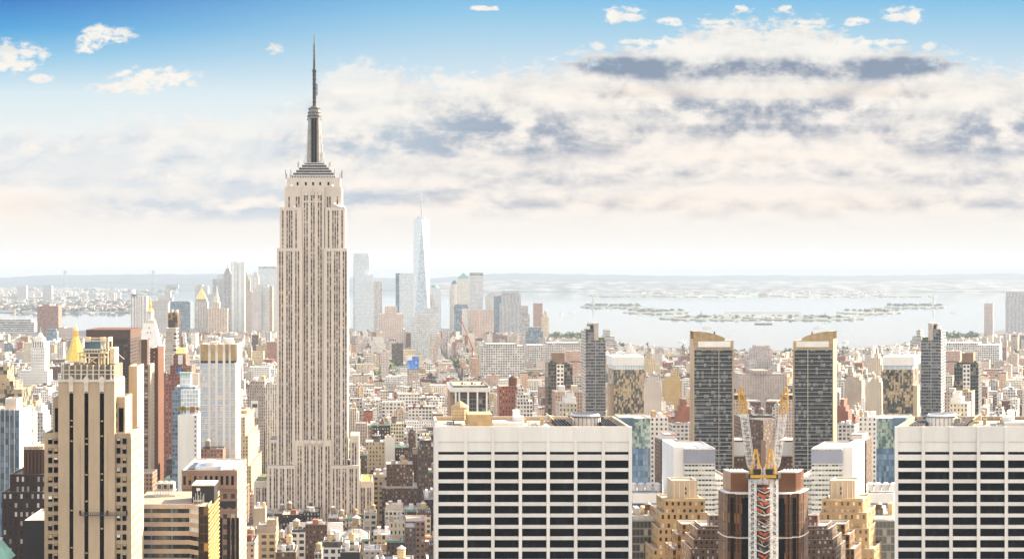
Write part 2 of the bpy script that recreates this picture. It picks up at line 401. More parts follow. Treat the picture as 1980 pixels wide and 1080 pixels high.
FC['mosaic'] = facade('patchy mirror glass', (.14, .12, .10), (.035, .036, .036), ww=.97, wh=.97, blind=.55, patch=3.2, blindc=(.92, .68, .38), var=.05, gr=.15, var2=.6)  # gold reflections painted in as patches of bright panes
FC['mosaic_green'] = facade('patchy green mirror glass', (.22, .26, .24), (.05, .085, .09), ww=.97, wh=.97, blind=.55, patch=3.2, blindc=(.55, .60, .48), var=.05, gr=.15, var2=.6)  # pale reflections painted into patches of pane colour
FC['mosaic_blue'] = facade('blue mirror glass', (.08, .12, .17), (.05, .085, .13), ww=.94, wh=.9, blind=.35, blindc=(.16, .24, .32), var=.05, gr=.1, var2=.6)
FC['honey'] = facade('dotted concrete screen', (.56, .55, .55), (.30, .30, .33), ww=.5, wh=.5, blind=.1, var=.05)
FC['bluewhite'] = facade('blue glazed bands', (.74, .73, .71), (.46, .60, .80), ww=.88, wh=.62, blind=.35, blindc=(.74, .77, .82), gr=.25, var=.04, line=1.0)
FC['gridglass'] = facade('dark office glass', (.006, .006, .007), (.004, .005, .007), .94, 1.0, .16, (.012, .014, .02), var=.02, gr=.06, gspec=.06)
FC['office_band'] = facade('office glass with dark teal panes', (.03, .035, .035), (.008, .011, .012), .95, 1.0, .3, (.10, .14, .14), var=.02, gr=.08, var2=.3)  # some panes a lighter dark teal
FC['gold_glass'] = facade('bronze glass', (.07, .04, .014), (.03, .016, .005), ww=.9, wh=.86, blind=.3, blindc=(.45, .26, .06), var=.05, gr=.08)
M['copperbrown'] = mat('copper brown granite', (.15, .055, .018), rough=.4, var=.15, scale=.1)
FC['copper_wall'] = facade('copper brown mullioned wall', (.13, .048, .017), (.008, .005, .004), ww=.4, wh=.9, blind=.15, blindc=(.3, .16, .06), var=.04, gr=.2)
FC['golddeco'] = facade('golden brown deco front', (.27, .145, .05), (.012, .012, .01), ww=.62, wh=.55, blind=.2, blindc=(.5, .36, .16), var=.04, strip=(.14, .08, .04))
FC['slim'] = facade('slim tower glass', (.26, .27, .29), (.022, .032, .046), ww=.84, wh=.8, blind=.3, blindc=(.34, .31, .26), var=.04, var2=.3)
FC['glazedwhite'] = facade('pale glazed office front', (.66, .68, .66), (.05, .055, .055), ww=.82, wh=.36, blind=.35, blindc=(.5, .46, .36), var=.03)
M['portblue'] = mat('blue crane steel', (.12, .22, .42)); M['portred'] = mat('red crane steel', (.5, .14, .12)); M['bridge'] = mat('grey blue bridge steel', (.16, .22, .28)); M['copperpale'] = mat('pale green copper', (.35, .48, .42))
FC['curtain_sky'] = facade('sky blue glass', (.50, .56, .62), (.32, .41, .50), .9, .85, .3, (.34, .42, .5), gr=.1, var2=.3)
FC['curtain_lit'] = facade('lit sky blue glass', (.66, .70, .74), (.55, .62, .68), .9, .85, .3, (.7, .72, .74), gr=.15, var2=.1)  # brighter copy of the tower glass, light on its facets painted in
FC['curtain_stone'] = facade('stone and glass grid', (.62, .58, .52), (.34, .38, .40), .6, .6, .3, (.5, .5, .48), var2=.2)
FC['ribbon_white'] = facade('white banded glass', (.76, .77, .78), (.32, .38, .44), 1.0, .45, .3, (.6, .62, .64))
FC['punch_brick_pale'] = facade('pinkish brick and glass', (.42, .24, .18), (.16, .18, .2), .5, .6, .35)
FC['piers_rust'] = facade('reddish ribbed brick', (.34, .165, .125), (.12, .07, .06), .45, .55, .3, strip=(.22, .11, .09))
FC['brightblue'] = facade('bright blue mosaic glass', (.08, .18, .42), (.03, .14, .48), .9, .85, .4, (.25, .45, .72), gr=.12, var2=.3)
FC['loftfront'] = facade('buff loft front', (.46, .38, .29), (.03, .03, .03), .62, .55, .2, var=.05)
FC['buffbays'] = facade('buff bays', (.50, .40, .25), (.035, .035, .035), .6, .52, .25, var=.05)
FC['rustfloors'] = facade('raw floors behind netting', (.22, .07, .04), (.03, .015, .012), .95, .6, .3, (.3, .1, .05), var=.05)

FC['far_grey'] = facade('hazed gridded glass', (.58, .60, .60), (.30, .34, .35), .66, .6, .3, (.5, .52, .52), var2=.2)  # far copy, haze mixed into its colours
FC['far_pink'] = facade('hazed pinkish brick', (.55, .455, .405), (.26, .2, .19), .4, .5, .3)  # far brick paled, with the haze put into the colour

# ------------------------------------------------------------------ setting: water, ground, far shores, hills
def sheet(name, poly, z, m, label=None):
    b = MB(); b.face([(*p, z) for p in poly]); o = b.build(name, m); return tag(o, kind='structure')
wm = mat('bay water', (.20, .25, .28), rough=.04, var=.1, scale=.004, stretch=(1, 3, 1), spec=1.0)
_t = wm.node_tree; _b = _t.nodes['Principled BSDF']
_g = _t.nodes.new('ShaderNodeTexCoord'); _bp = _t.nodes.new('ShaderNodeBump'); _bp.inputs['Strength'].default_value = .03; _bp.inputs['Distance'].default_value = 1.5
_t.links.new(noise(_t, _g.outputs['Object'], .05, 4, .6).k, _bp.inputs['Height']); _t.links.new(_bp.outputs[0], _b.inputs['Normal'])
sheet('water', [(-60000, -400), (60000, -400), (60000, 62000), (-60000, 62000)], -2.5, wm)
asphalt = mat('asphalt streets', (.06, .06, .062), var=.3, scale=.02, c2=(.09, .085, .08))
shore = [(-80, 6300), (0, 6350), (60, 6400), (110, 6480), (180, 6600), (260, 6750), (400, 6900), (690, 6850), (1000, 6750), (1062, 6190), (1120, 5800), (1165, 5480), (1230, 5180), (1300, 5000), (1390, 4860), (1476, 4790)]
sh = [(WX(p, D), D) for p, D in shore]
sh2 = [(KM * y - x, y) for x, y in sh[:-1]][::-1]
sheet('ground', [(-5000, -300), (8000, -300), (8000, sh2[-1][1])] + (sh + sh2)[::-1] + [(-5000, sh[0][1])], 0.0, asphalt)

def terrain(name, pxs, Ds, zf, m, thing_kind='structure', jit=0.0):
    """land whose top follows zf(i, j); a closed skirt runs down into the water"""
    b = MB(); nx, ny = len(pxs), len(Ds[0]) if isinstance(Ds[0], (list, tuple)) else len(Ds)
    D = lambda i, j: Ds[i][j] if isinstance(Ds[0], (list, tuple)) else Ds[j]
    P = [[(WX(pxs[i], D(i, j)), D(i, j), zf(i, j)) for j in range(ny)] for i in range(nx)]
    for i in range(nx - 1):
        for j in range(ny - 1): b.face([P[i][j], P[i + 1][j], P[i + 1][j + 1], P[i][j + 1]])
    lo = lambda p: (p[0], p[1], -3.5)
    for i in range(nx - 1): b.face([lo(P[i][0]), lo(P[i + 1][0]), P[i + 1][0], P[i][0]])
    for j in range(ny - 1):
        b.face([lo(P[0][j + 1]), lo(P[0][j]), P[0][j], P[0][j + 1]]); b.face([lo(P[-1][j]), lo(P[-1][j + 1]), P[-1][j + 1], P[-1][j]])
    o = b.build(name, m)
    return tag(o, kind=thing_kind) if thing_kind else o
hillm = mat('wooded far hills', (.015, .035, .05), var=.3, scale=.0016, c2=(.03, .055, .07))
townm = mat('far shore of woods and towns', (.04, .075, .065), var=.5, scale=.004, c2=(.30, .30, .29))
islem = mat('island lawns and trees', (.07, .09, .07), var=.3, scale=.02, c2=(.15, .16, .13))  # greyed in colour so the islands fade as in haze
rs = random.Random(3)
def interp(x, pts):
    for (a, p), (c, q) in zip(pts, pts[1:]):
        if x <= c: return p + (q - p) * max(0, min(1, (x - a) / (c - a)))
    return pts[-1][1]
ridge = [(-100, 537), (0, 536), (110, 531.5), (300, 530), (420, 529), (560, 531), (690, 536), (830, 538), (880, 534), (930, 530), (1000, 528), (1060, 528.5), (1150, 530.5), (1240, 532), (1330, 533), (1476, 531.5)]
pxs = list(range(-120, 2120, 14))
def hz(D0, D1, prof, nj=7, rough=2.0):
    Ds = [D0 + (D1 - D0) * k / (nj - 1) for k in range(nj)]
    def z(i, j):
        p = pxs[i]; p = 2952 - p if p > 1476 else p
        top = H0 - (interp(p, prof) - PY0) / F * Ds[nj - 2]
        t = min(1, j / (nj - 2)); t = t ** .7
        q = top * t * (1 if j < nj - 1 else .6)
        return max(2, q + (rs.random() - .5) * rough * 9 * t)
    return Ds, z
Ds, z = hz(24500, 31000, ridge); terrain('hills', pxs, Ds, z, hillm)
low = [(-100, 552), (320, 552), (420, 548), (700, 546), (820, 546), (900, 543), (1000, 541), (1150, 542), (1300, 543), (1476, 543)]
rs.seed(5)
_px = pxs; pxs = list(range(800, 2154, 12))
Ds, z = hz(22300, 24600, low, 5, 1.0); terrain('terrain', pxs, Ds, z, townm)
pxs = _px
# the flat shore that spreads across the bay, with piers
def strip(name, p0, p1, y0, y1, zt, m, n=24, nj=4, wob=1.2, seed=1, mir=True):
    r = random.Random(seed); ps = [p0 + (p1 - p0) * k / n for k in range(n + 1)]
    Ds = []
    for k in range(n + 1):
        e = math.sin(math.pi * k / n) ** .35 if k not in (0, n) else .15
        ym = (y0 + y1) / 2; a = ym + (y1 - ym) * e + (r.random() - .5) * wob; c = ym + (y0 - ym) * e + (r.random() - .5) * wob
        a = max(a, c + .4)
        Da, Dc = H0 * F / (a - PY0), H0 * F / (c - PY0)
        Ds.append([Da + (Dc - Da) * q / (nj - 1) for q in range(nj)])
    zz = [[zt * (1 if 0 < j < nj - 1 else .25) * (.35 + r.random()) for j in range(nj)] for i in range(n + 1)]
    out = []
    for q in ((0, 1) if mir else (0,)):
        G.mir = bool(q); out.append(terrain(name, ps, Ds, lambda i, j: zz[i][j], m)); G.mir = False
    return out
strip('terrain', 1240, 1490, 562, 573.5, 14, townm, 30, 4, 1.5, 2)
strip('terrain', 1140, 1260, 569, 573.5, 9, islem, 20, 4, .8, 3)
for k in range(3): strip('terrain', -60, 330, 580 + k * 8, 588.5 + k * 8, 10 - k * 2, townm, 40, 4, 2.0, 20 + k, False)
strip('terrain', 120, 345, 556, 569, 30, islem, 30, 4, 2.0, 7, False)
strip('terrain', -80, 250, 549, 576, 40, townm, 30, 5, 2.0, 8, False)
strip('terrain', 296, 560, 548.5, 557, 60, hillm, 24, 4, 1.0, 9, False)
ISL = strip('island', 1122, 1242, 589.5, 595, 5, islem, 24, 4, .8, 11) + strip('island', 1205, 1335, 600.5, 606, 4, islem, 24, 4, .8, 12) + strip('island', 1275, 1500, 610, 618.5, 4, islem, 30, 4, 1.0, 13)
# box of air
hb = MB(); hb.solid(-64000, 64000, -600, 64000, -5.0, 522.0)
hz_o = hb.build('haze', hm); tag(hz_o, kind='stuff')

# ------------------------------------------------------------------ the great limestone tower
FOOT = []      # footprints taken, (x0, x1, y0, y1) before mirroring
OCC = []       # what hides what: (px0, px1, ytop, D)
def claim(px0, px1, D, depth, ytop):
    if not G.mir: FOOT.append((WX(px0, D) - 3, WX(px1, D) + 3, D - 4, D + depth + 4))
    OCC.append((px0, px1, ytop, D) if not G.mir else (2952 - px1, 2952 - px0, ytop, D))

def strips(t, wall, cols, z0, z1, y, x0, x1, m, w=None, back=0.6, pier=0, lintel=2.5, name='window_strip', flr=3.75):
    """front of piers with window strips sunk between them: wall gets the piers, each strip is a part"""
    cols = sorted(cols); e = x0
    for cx, cw in cols:
        wall.box(e, cx - cw / 2, y - back, y, z0, z1, pier); e = cx + cw / 2
        wall.box(cx - cw / 2, cx + cw / 2, y - back, y, z1 - lintel, z1, pier)
        b = MB(bay=cw, flr=flr); b.wall((cx - cw / 2, y - .05), (cx + cw / 2, y - .05), z0, z1 - lintel); b.build(name, m, t)
    wall.box(e, x1, y - back, y, z0, z1, pier)

def limestone_tower():
    D = 1300.0; s = D / F
    t = thing('skyscraper', 'tall limestone art deco skyscraper with tiered metal mast and antenna, tallest in view', 'skyscraper', WX(604, D), D)
    X_ = lambda p: WX(p, D); Z = lambda p: WZ(p, D)
    w = MB(flr=3.75, bay=2.6); sm = FC['esb_strip']
    # core masses: front plane y, sides carry ordinary strip walls
    def mass(p0, p1, ytop, y, dep, ybot=1075, cols=(), cw=2.9, lintel=2.6, top=None, roofm=2):
        x0, x1, z0, z1 = X_(p0), X_(p1), max(0, Z(ybot)), Z(ytop)
        w.prism([(x0, y), (x1, y), (x1, y + dep), (x0, y + dep)], z0, z1, 1, roofm)
        if cols: strips(t, w, [(X_(c), cw * s * (k if k else 1)) for c, k in cols], z0, z1, y, x0, x1, sm, lintel=lintel)
        else: w.box(x0, x1, y - .6, y, z0, z1, 0)
    one = lambda *c: [(k, 1) for k in c]
    y = D
    # shaft sides under the first setback, shaft sides above, centre bay sunk 4 m
    L1 = one(541.3, 546.2, 555, 559.4, 563.6, 572.2, 577.2); R1 = one(634, 638.8, 647.2, 651.6, 656, 664.2, 668.6)
    mass(535.5, 584.5, 479.5, y, 56, 898, L1); mass(626.5, 671.5, 479.5, y, 60, 898, R1)
    L2 = one(546.4, 555, 559.5, 563.7, 572.2); R2 = one(635, 643.6, 648, 652.6, 661.3)
    mass(540.5, 583.5, 400.5, y + 3, 50, 479.5, L2); mass(628.5, 667, 400.5, y + 3, 53, 479.5, R2)
    C = one(588.6, 593.4, 602, 606.6, 615.6, 620.4)
    mass(584, 627, 388, y + 4, 50, 850, C, lintel=1.2)
    # crown block over the shaft
    mass(549.5, 584, 360, y + 7, 42, 400.5, one(558, 572.5, 577), 3.0, 8.5); mass(627, 660, 360, y + 7, 44, 400.5, one(633, 637.5, 652), 3.0, 8.5)
    mass(584, 627, 360, y + 5, 44, 390, C, 3.3, 4.6)
    mass(554, 657, 342.5, y + 8, 40, 360.5)
    for c in (574.5, 590.5, 604.5, 618.5, 634.5):
        b = MB(bay=9, flr=9); b.box(X_(c) - .8, X_(c) + .8, y + 7.2, y + 7.5, Z(357), Z(351)); b.build('attic_window', M['black'], t)
    for c in (591, 604.3, 618):      # winged finials over the centre bay
        b = MB(); b.prism([(X_(c - 3.4), y + 3.8), (X_(c + 3.4), y + 3.8), (X_(c + 3.4), y + 4.6), (X_(c - 3.4), y + 4.6)], Z(377), Z(370))
        b.prism([(X_(c - 2.4), y + 3.6), (X_(c + 2.4), y + 3.6), (X_(c + 2.4), y + 4.6), (X_(c - 2.4), y + 4.6)], Z(370), Z(363), 0, 0, [(X_(c), y + 3.6), (X_(c), y + 3.6), (X_(c), y + 4.6), (X_(c), y + 4.6)])
        b.build('finial', M['ornament'], t)
    # the centre bay below its arched heads stands forward again
    mass(571, 641, 850, y - 1.5, 20, 1075, one(577, 582, 590.5, 595.3, 603.6, 608.6, 617, 622, 631, 636), 3.0, 5)
    for c in (593, 606, 619.5):
        b = MB(); b.cyl(X_(c), y - 2.2, 2.2, Z(857), Z(851), 8); b.build('arched_head', M['limestone'], t)
    mass(517, 571, 898, y - 4, 44, 1075, one(523.5, 531.5, 536, 544, 548.5, 557, 561.5, 567), 3.0); mass(641, 695, 898, y - 4, 48, 1075, one(645.5, 652, 656.5, 664, 668.5, 677.5, 681.5, 689), 3.0)
    mass(521, 536, 850, y + 2, 30, 898, one(526, 531.5), 3.0); mass(677, 694, 842, y + 2, 34, 898, one(682.5, 687.5), 3.2, 6)
    mass(490, 517, 934, y + 4, 46, 1075, one(496, 500.5, 508, 512.5), 3.0, 4, roofm=3); mass(695, 722, 934, y + 4, 50, 1075, one(699.5, 704, 711.5, 716), 3.0, 4, roofm=3)
    w.build('wall', [M['limestone'], FC['piers_cream'], M['roof_grey'], M['roof_green']], t)
    for p0, p1, r in ((490, 517, M['roof_green']), (695, 722, M['roof_yellow'])):
        b = MB(); b.pbox(X_(p0) + .8, X_(p1) - .8, y + 5, y + 48, Z(934) + .1, Z(934) + 1.6, 0, 1, .9, .8); b.build('planted_terrace', [M['limestone'], r, M['limestone']], t)
    # stepped metal cap
    b = MB(); yc = y + 10
    for k, (a, c, zb, zt, dy) in enumerate(((563, 646, 342.5, 337, 0), (565.5, 644, 337, 331.5, 2), (571, 639, 331.5, 326, 4), (576, 634, 326, 320.5, 6), (582, 629, 320.5, 315, 8), (587, 624, 315, 311, 10))):
        b.box(X_(a), X_(c), yc + dy, yc + 34 - dy, Z(zb), Z(zt) - .7, 0); b.box(X_(a) - .4, X_(c) + .4, yc + dy - .4, yc + 34.4 - dy, Z(zt) - .7, Z(zt), 1)
    b.build('stepped_cap', [M['steeldark'], M['steel']], t)
    b = MB()
    for k in range(26): b.bar((X_(566 + k * 3.1), yc - 1, Z(342.5)), (X_(566 + k * 3.1), yc - 1, Z(337.5)), .45)
    b.bar((X_(564), yc - 1, Z(337.5)), (X_(645), yc - 1, Z(337.5)), .4); b.build('railing', M['white2'], t)
    # mooring mast
    b = MB(); cx, cy = X_(605), yc + 17
    def oct_(r, k=.72): return [(cx - r * k, cy - r), (cx + r * k, cy - r), (cx + r, cy - r * k), (cx + r, cy + r * k), (cx + r * k, cy + r), (cx - r * k, cy + r), (cx - r, cy + r * k), (cx - r, cy - r * k)]
    b.prism(oct_(6.2), Z(311), Z(222), 0, 0, oct_(5.2)); b.build('mast', M['steelmid'], t)
    for k, (p0, p1) in enumerate(((587.5, 595.5), (614.5, 622.5))):      # stepped wings on the mast
        b = MB(); sgn = -1 if k == 0 else 1
        for j, (o, zt) in enumerate(((9.4, 303), (8.3, 290), (7.3, 274), (6.5, 256), (5.9, 238))): b.box(*sorted((cx + sgn * 4.2, cx + sgn * o)), cy - 3.6 + j * .3, cy + 3.6 - j * .3, Z(311), Z(zt))
        b.build('mast_wing', M['steel'], t)
    b = MB(bay=1.2, flr=3); b.wall((cx - 2.1, cy - 6.4), (cx + 2.1, cy - 6.4), Z(312), Z(224)); b.box(cx - 2.6, cx - 2.1, cy - 6.8, cy - 5, Z(312), Z(224), 1); b.box(cx + 2.1, cx + 2.6, cy - 6.8, cy - 5, Z(312), Z(224), 1)
    b.box(cx - .25, cx + .25, cy - 6.7, cy - 6.3, Z(312), Z(224), 1); b.build('mast_window', [M['black'], M['steeldark']], t)
    b = MB()
    for zt, zb, r, mm in ((226, 223, 6.4, 1), (223, 220, 5.6, 0), (220, 217, 6.3, 1), (217, 213, 5.4, 0), (213, 211, 5.9, 1), (211, 205, 5.0, 0), (205, 202.5, 5.4, 1), (202.5, 199, 3.2, 0)): b.cyl(cx, cy, r, Z(zt), Z(zb), 16, mm)
    b.build('lantern_drum', [M['steelmid'], M['steeldark']], t)
    b = MB(); zs = [199, 190, 181, 172, 163, 154, 145, 136, 130]
    for za, zb in zip(zs, zs[1:]):
        for sx_, sy_ in ((-1, -1), (1, -1), (1, 1), (-1, 1)): b.bar((cx + sx_ * 1.15, cy + sy_ * 1.15, Z(za)), (cx + sx_ * 1.1, cy + sy_ * 1.1, Z(zb)), .5)
        b.box(cx - 1.7, cx + 1.7, cy - 1.7, cy + 1.7, Z(zb) - .6, Z(zb)); b.bar((cx - 1.1, cy - 1.1, Z(za)), (cx + 1.1, cy - 1.1, Z(zb)), .35)
    b.cyl(cx, cy, .95, Z(199), Z(128), 8); b.bar((cx + 2.3, cy, Z(178)), (cx + 2.3, cy, Z(155)), .8); b.bar((cx, cy, Z(172)), (cx + 2.3, cy, Z(172)), .4); b.bar((cx, cy, Z(157)), (cx + 2.3, cy, Z(157)), .4)
    b.cyl(cx, cy, 2.1, Z(129), Z(127), 8); b.cyl(cx, cy, 1.1, Z(127), Z(104), 8, r2=.8)
    for k in range(10): b.cyl(cx, cy, 1.5, Z(124 - k * 5), Z(123 - k * 5), 6)
    b.cyl(cx, cy, .65, Z(104), Z(76), 6, r2=.5); b.cyl(cx, cy, .5, Z(76), Z(58), 6, r2=.35); b.build('antenna', M['steeldark'], t)
    r = random.Random(4)
    for k in range(12):           # aerials and dishes on the setback ledges
        sgn = -1 if k % 2 else 1; px = 605 + sgn * (24 + r.random() * 34); zt = 342 if abs(px - 605) > 40 else 320
        b = MB(); b.bar((X_(px), yc + 4 + r.random() * 12, Z(zt)), (X_(px), yc + 8, Z(zt - 5 - r.random() * 14)), .4); b.build('aerial', M['steeldark'], t)
    for px, py in ((563, 356), (642, 356), (646, 391), (652, 395), (657, 397), (569, 397), (664, 397)):
        b = MB(); b.cyl(X_(px), y + 3.2, 1.6, Z(py + 4), Z(py), 10, r2=.7); b.cyl(X_(px), y + 3.2, .3, Z(py + 7), Z(py + 4), 5); b.build('dish', M['white2'], t)
    claim(486, 726, D, 70, 935); OCC.extend([(517, 695, 898, D), (536, 675, 480, D)])
limestone_tower()

# ------------------------------------------------------------------ buff deco tower in the left foreground
def buff_tower():
    D = 560.0; s = D / F
    X_ = lambda p: WX(p, D); Z = lambda p: WZ(p, D)
    t = thing('skyscraper', 'buff brick deco tower with three black vertical slots filling the left foreground', 'skyscraper', WX(168, D), D)
    mats = [M['tanbrick'], FC['sunlit_brick'], M['roof_tan']]
    # shaft with three sunk slots
    w = MB(bay=3.2, flr=3.55); slots = ((134, 141.8), (163, 171), (192.8, 201.2)); e = 112.5; zt = Z(738)
    for a, c in slots:
        w.box(X_(e), X_(a), D, D + 2, 0, zt, 0); e = c
        w.box(X_(a), X_(c), D, D + 2, Z(756), zt, 0)
        w.prism([(X_(a), D), (X_((a + c) / 2), D), (X_((a + c) / 2), D + 1.9), (X_(a), D + 1.9)], Z(760), Z(756.1), 0, 0, [(X_(a), D), (X_(a) + .05, D), (X_(a) + .05, D + 1.9), (X_(a), D + 1.9)])
        w.prism([(X_((a + c) / 2), D), (X_(c), D), (X_(c), D + 1.9), (X_((a + c) / 2), D + 1.9)], Z(760), Z(756.1), 0, 0, [(X_(c) - .05, D), (X_(c), D), (X_(c), D + 1.9), (X_(c) - .05, D + 1.9)])
    w.box(X_(e), X_(221.7), D, D + 2, 0, zt, 0)
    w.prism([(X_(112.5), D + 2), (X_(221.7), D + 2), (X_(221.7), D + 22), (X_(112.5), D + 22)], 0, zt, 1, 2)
    w.build('wall', mats, t)
    r = random.Random(8)
    for a, c in slots:
        b = MB(bay=.8, flr=3.55); b.wall((X_(a), D + .5), (X_(c), D + .5), 0, Z(756)); o = b.build('window_slot', M['black'], t)
        for k in range(5):
            z = Z(790 + r.random() * 280); b = MB(); b.box(X_(a) + .3, X_(a) + 1.2, D + .3, D + .45, z, z + .5); b.build('blind', M['tanmetal'], o)
    # crown: fluted weathered panels, ribs, pale ornaments
    b = MB(); b.pbox(X_(118), X_(219), D + .9, D + 20, zt, Z(706), 0, 1, 1.5, .8); b.build('crown', [M['limedark'], M['roof_tan'], M['limedark']], t)
    for k in range(9):
        p = 122 + k * 11.5; b = MB(); b.box(X_(p) - .25, X_(p) + .25, D + .3, D + .95, zt, Z(705.5)); b.build('rib', M['ornament'], t)
    b = MB(); b.box(X_(112), X_(222.2), D - .35, D + 20, zt, zt + .9); b.box(X_(117.5), X_(219.5), D + .45, D + .9, Z(716.5), Z(715)); b.box(X_(117.5), X_(219.5), D + .45, D + .9, Z(724), Z(722.5)); b.build('cornice', M['ornament'], t)
    for a, c in slots:
        m_ = (a + c) / 2; b = MB(); b.box(X_(a), X_(c), D - .7, D + .2, Z(757), Z(740)); b.box(X_(a - 1), X_(c + 1), D - .9, D + .4, Z(740), Z(732))
        b.prism([(X_(a - 1), D - .8), (X_(c + 1), D - .8), (X_(c + 1), D + .4), (X_(a - 1), D + .4)], Z(732), Z(726), 0, 0, [(X_(m_) - .1, D - .8), (X_(m_) + .1, D - .8), (X_(m_) + .1, D + .4), (X_(m_) - .1, D + .4)]); b.build('ornament', M['ornament'], t)
    # rear block and stepped shoulders on the sunlit side
    b = MB(bay=4, flr=3.6); b.pbox(X_(226), X_(243), D + 26, D + 42, 0, WZ(707, D + 26), 0, 1); b.build('rear_block', mats, t)
    b = MB(bay=1.5, flr=3.55); b.pbox(X_(221.9), X_(238), D + 4, D + 20, Z(840), Z(768), 0, 1, .8, .4); b.pbox(X_(221.9), X_(252), D + 1, D + 26, 0, Z(837), 1, 1, .8, .4)
    b.pbox(X_(98), X_(112.4), D + 4, D + 20, Z(842), Z(770), 0, 1, .8, .4); b.pbox(X_(84.5), X_(112.3), D + 1, D + 24, 0, Z(837), 1, 1, .8, .4)
    b.build('shoulder', [M['tanbrick'], M['tanbrick'], M['coping']], t)
    b = MB(bay=3, flr=3.55); b.wall((X_(252) + .15, D + 1), (X_(252) + .15, D + 26), 0, Z(845)); b.build('side_wall', FC['sunlit_brick'], t)
    for c0, c1 in ((92.4, 100.1), (103.4, 111.3), (224.8, 232), (236.2, 243.5)):
        for k in range(13):
            z = Z(858 + k * 18.55)
            b = MB(bay=9, flr=9); b.box(X_(c0), X_(c1), D + .75, D + 1.0, z, z + 2.05)
            o = b.build('window', M['black'], t)
            if r.random() < .6:
                h = r.random() * 1.2 + .3; q = MB(); q.box(X_(c0) + .1, X_(c1) - .1, D + .68, D + .74, z + 2.0 - h, z + 2.0); q.build('blind', r.choice([M['tanmetal'], M['coping'], M['white2'], M['wood']]), o)
    for p0, p1 in ((102, 110.5), (226.5, 235)):
        b = MB(bay=2, flr=3.55); b.box(X_(p0), X_(p1), D + 3.7, D + 3.95, Z(836), Z(790)); b.build('tall_window', M['black'], t)
    # roof plant: steel frame, golden sunlight painted in, round a glazed tank room
    b = MB(); fx0, fx1, fy0, fy1 = X_(148), X_(196), D + 6, D + 15
    for x_ in (fx0, (fx0 + fx1) / 2 - 3, fx1 - 2, fx1):
        for y_ in (fy0, fy1): b.bar((x_, y_, Z(706)), (x_, y_, Z(684)), .45)
    for z in (Z(684), Z(692)):
        b.bar((fx0, fy0, z), (fx1, fy0, z), .45); b.bar((fx1, fy0, z), (fx1, fy1, z), .45); b.bar((fx0, fy0, z), (fx0, fy1, z), .45)
    b.bar((fx0 + 3, fy0, Z(704)), (fx1 - 3, fy0, Z(692)), .25); b.bar((fx0 + 3, fy0, Z(692)), (fx1 - 3, fy0, Z(704)), .25)
    b.solid(fx0 - 1, fx1 + 1, fy0 - .6, fy1 + .6, Z(684.5), Z(683)); 
    for k in range(9): b.bar((X_(155) + k * 1.05, fy0 - .3, Z(683)), (X_(155) + k * 1.05, fy0 - .3, Z(676)), .18)
    b.bar((X_(154), fy0 - .3, Z(676)), (X_(190), fy0 - .3, Z(676)), .25)
    b.build('roof_frame', M['framecream'], t)
    b = MB(); b.box(X_(156), X_(189), fy0 + 1, fy1, Z(683), Z(661)); b.build('glazed_room', M['glassblue'], t)
    b = MB()
    for x_ in (X_(189), X_(195), X_(202)): b.bar((x_, fy0 + 1, Z(706)), (x_, fy0 + 1, Z(654)), .5); b.bar((x_, fy1, Z(706)), (x_, fy1, Z(656)), .5)
    for z in (Z(655), Z(660), Z(678)): b.bar((X_(156), fy0 + 1, z), (X_(202), fy0 + 1, z), .5); b.bar((X_(202), fy0 + 1, z), (X_(202), fy1, z), .5)
    b.cyl(X_(163), fy0 + 1, 1.1, Z(662), Z(653), 8); b.cyl(X_(192), fy0 + 1, 1.1, Z(662), Z(653), 8)
    b.box(X_(203), X_(212), fy0 + 4, fy1 + 4, Z(706), Z(675)); b.bar((X_(216), fy0 + 5, Z(706)), (X_(216), fy0 + 5, Z(672)), .3); b.bar((X_(203), fy0 + 3, Z(672)), (X_(228), fy0 + 8, Z(698)), .2)
    b.build('plant_gantry', M['framecream'], t)
    claim(84, 252, D, 44, 837); OCC.append((112, 240, 700, D))
    # cradle hung on the front
    c = thing('window_cradle', 'long dark cleaning cradle hung across the buff tower with black slots', 'cradle', X_(202), D - 1.4, Z(994))
    z = Z(994); x0, x1 = X_(156), X_(248)
    b = MB(); b.solid(x0, x1, D - 1.8, D - .9, z - .2, z); b.build('deck', M['steeldark'], c)
    b = MB()
    for k in range(23): xx = x0 + (x1 - x0) * k / 22; b.bar((xx, D - 1.8, z), (xx, D - 1.8, z + 1.0), .12)
    b.bar((x0, D - 1.8, z + 1.0), (x1, D - 1.8, z + 1.0), .15); b.bar((x0, D - 1.8, z + .5), (x1, D - 1.8, z + .5), .12); b.build('guard_rail', M['steeldark'], c)
    for p in (156.5, 209, 246.5):
        b = MB(); b.box(X_(p) - .3, X_(p) + .3, D - 1.7, D - 1.0, z, z + 1.7); b.bar((X_(p), D - 1.4, z + 1.6), (X_(p), D - 1.4, z + 30), .05); b.build('hoist', M['blackmat'], c)
buff_tower()

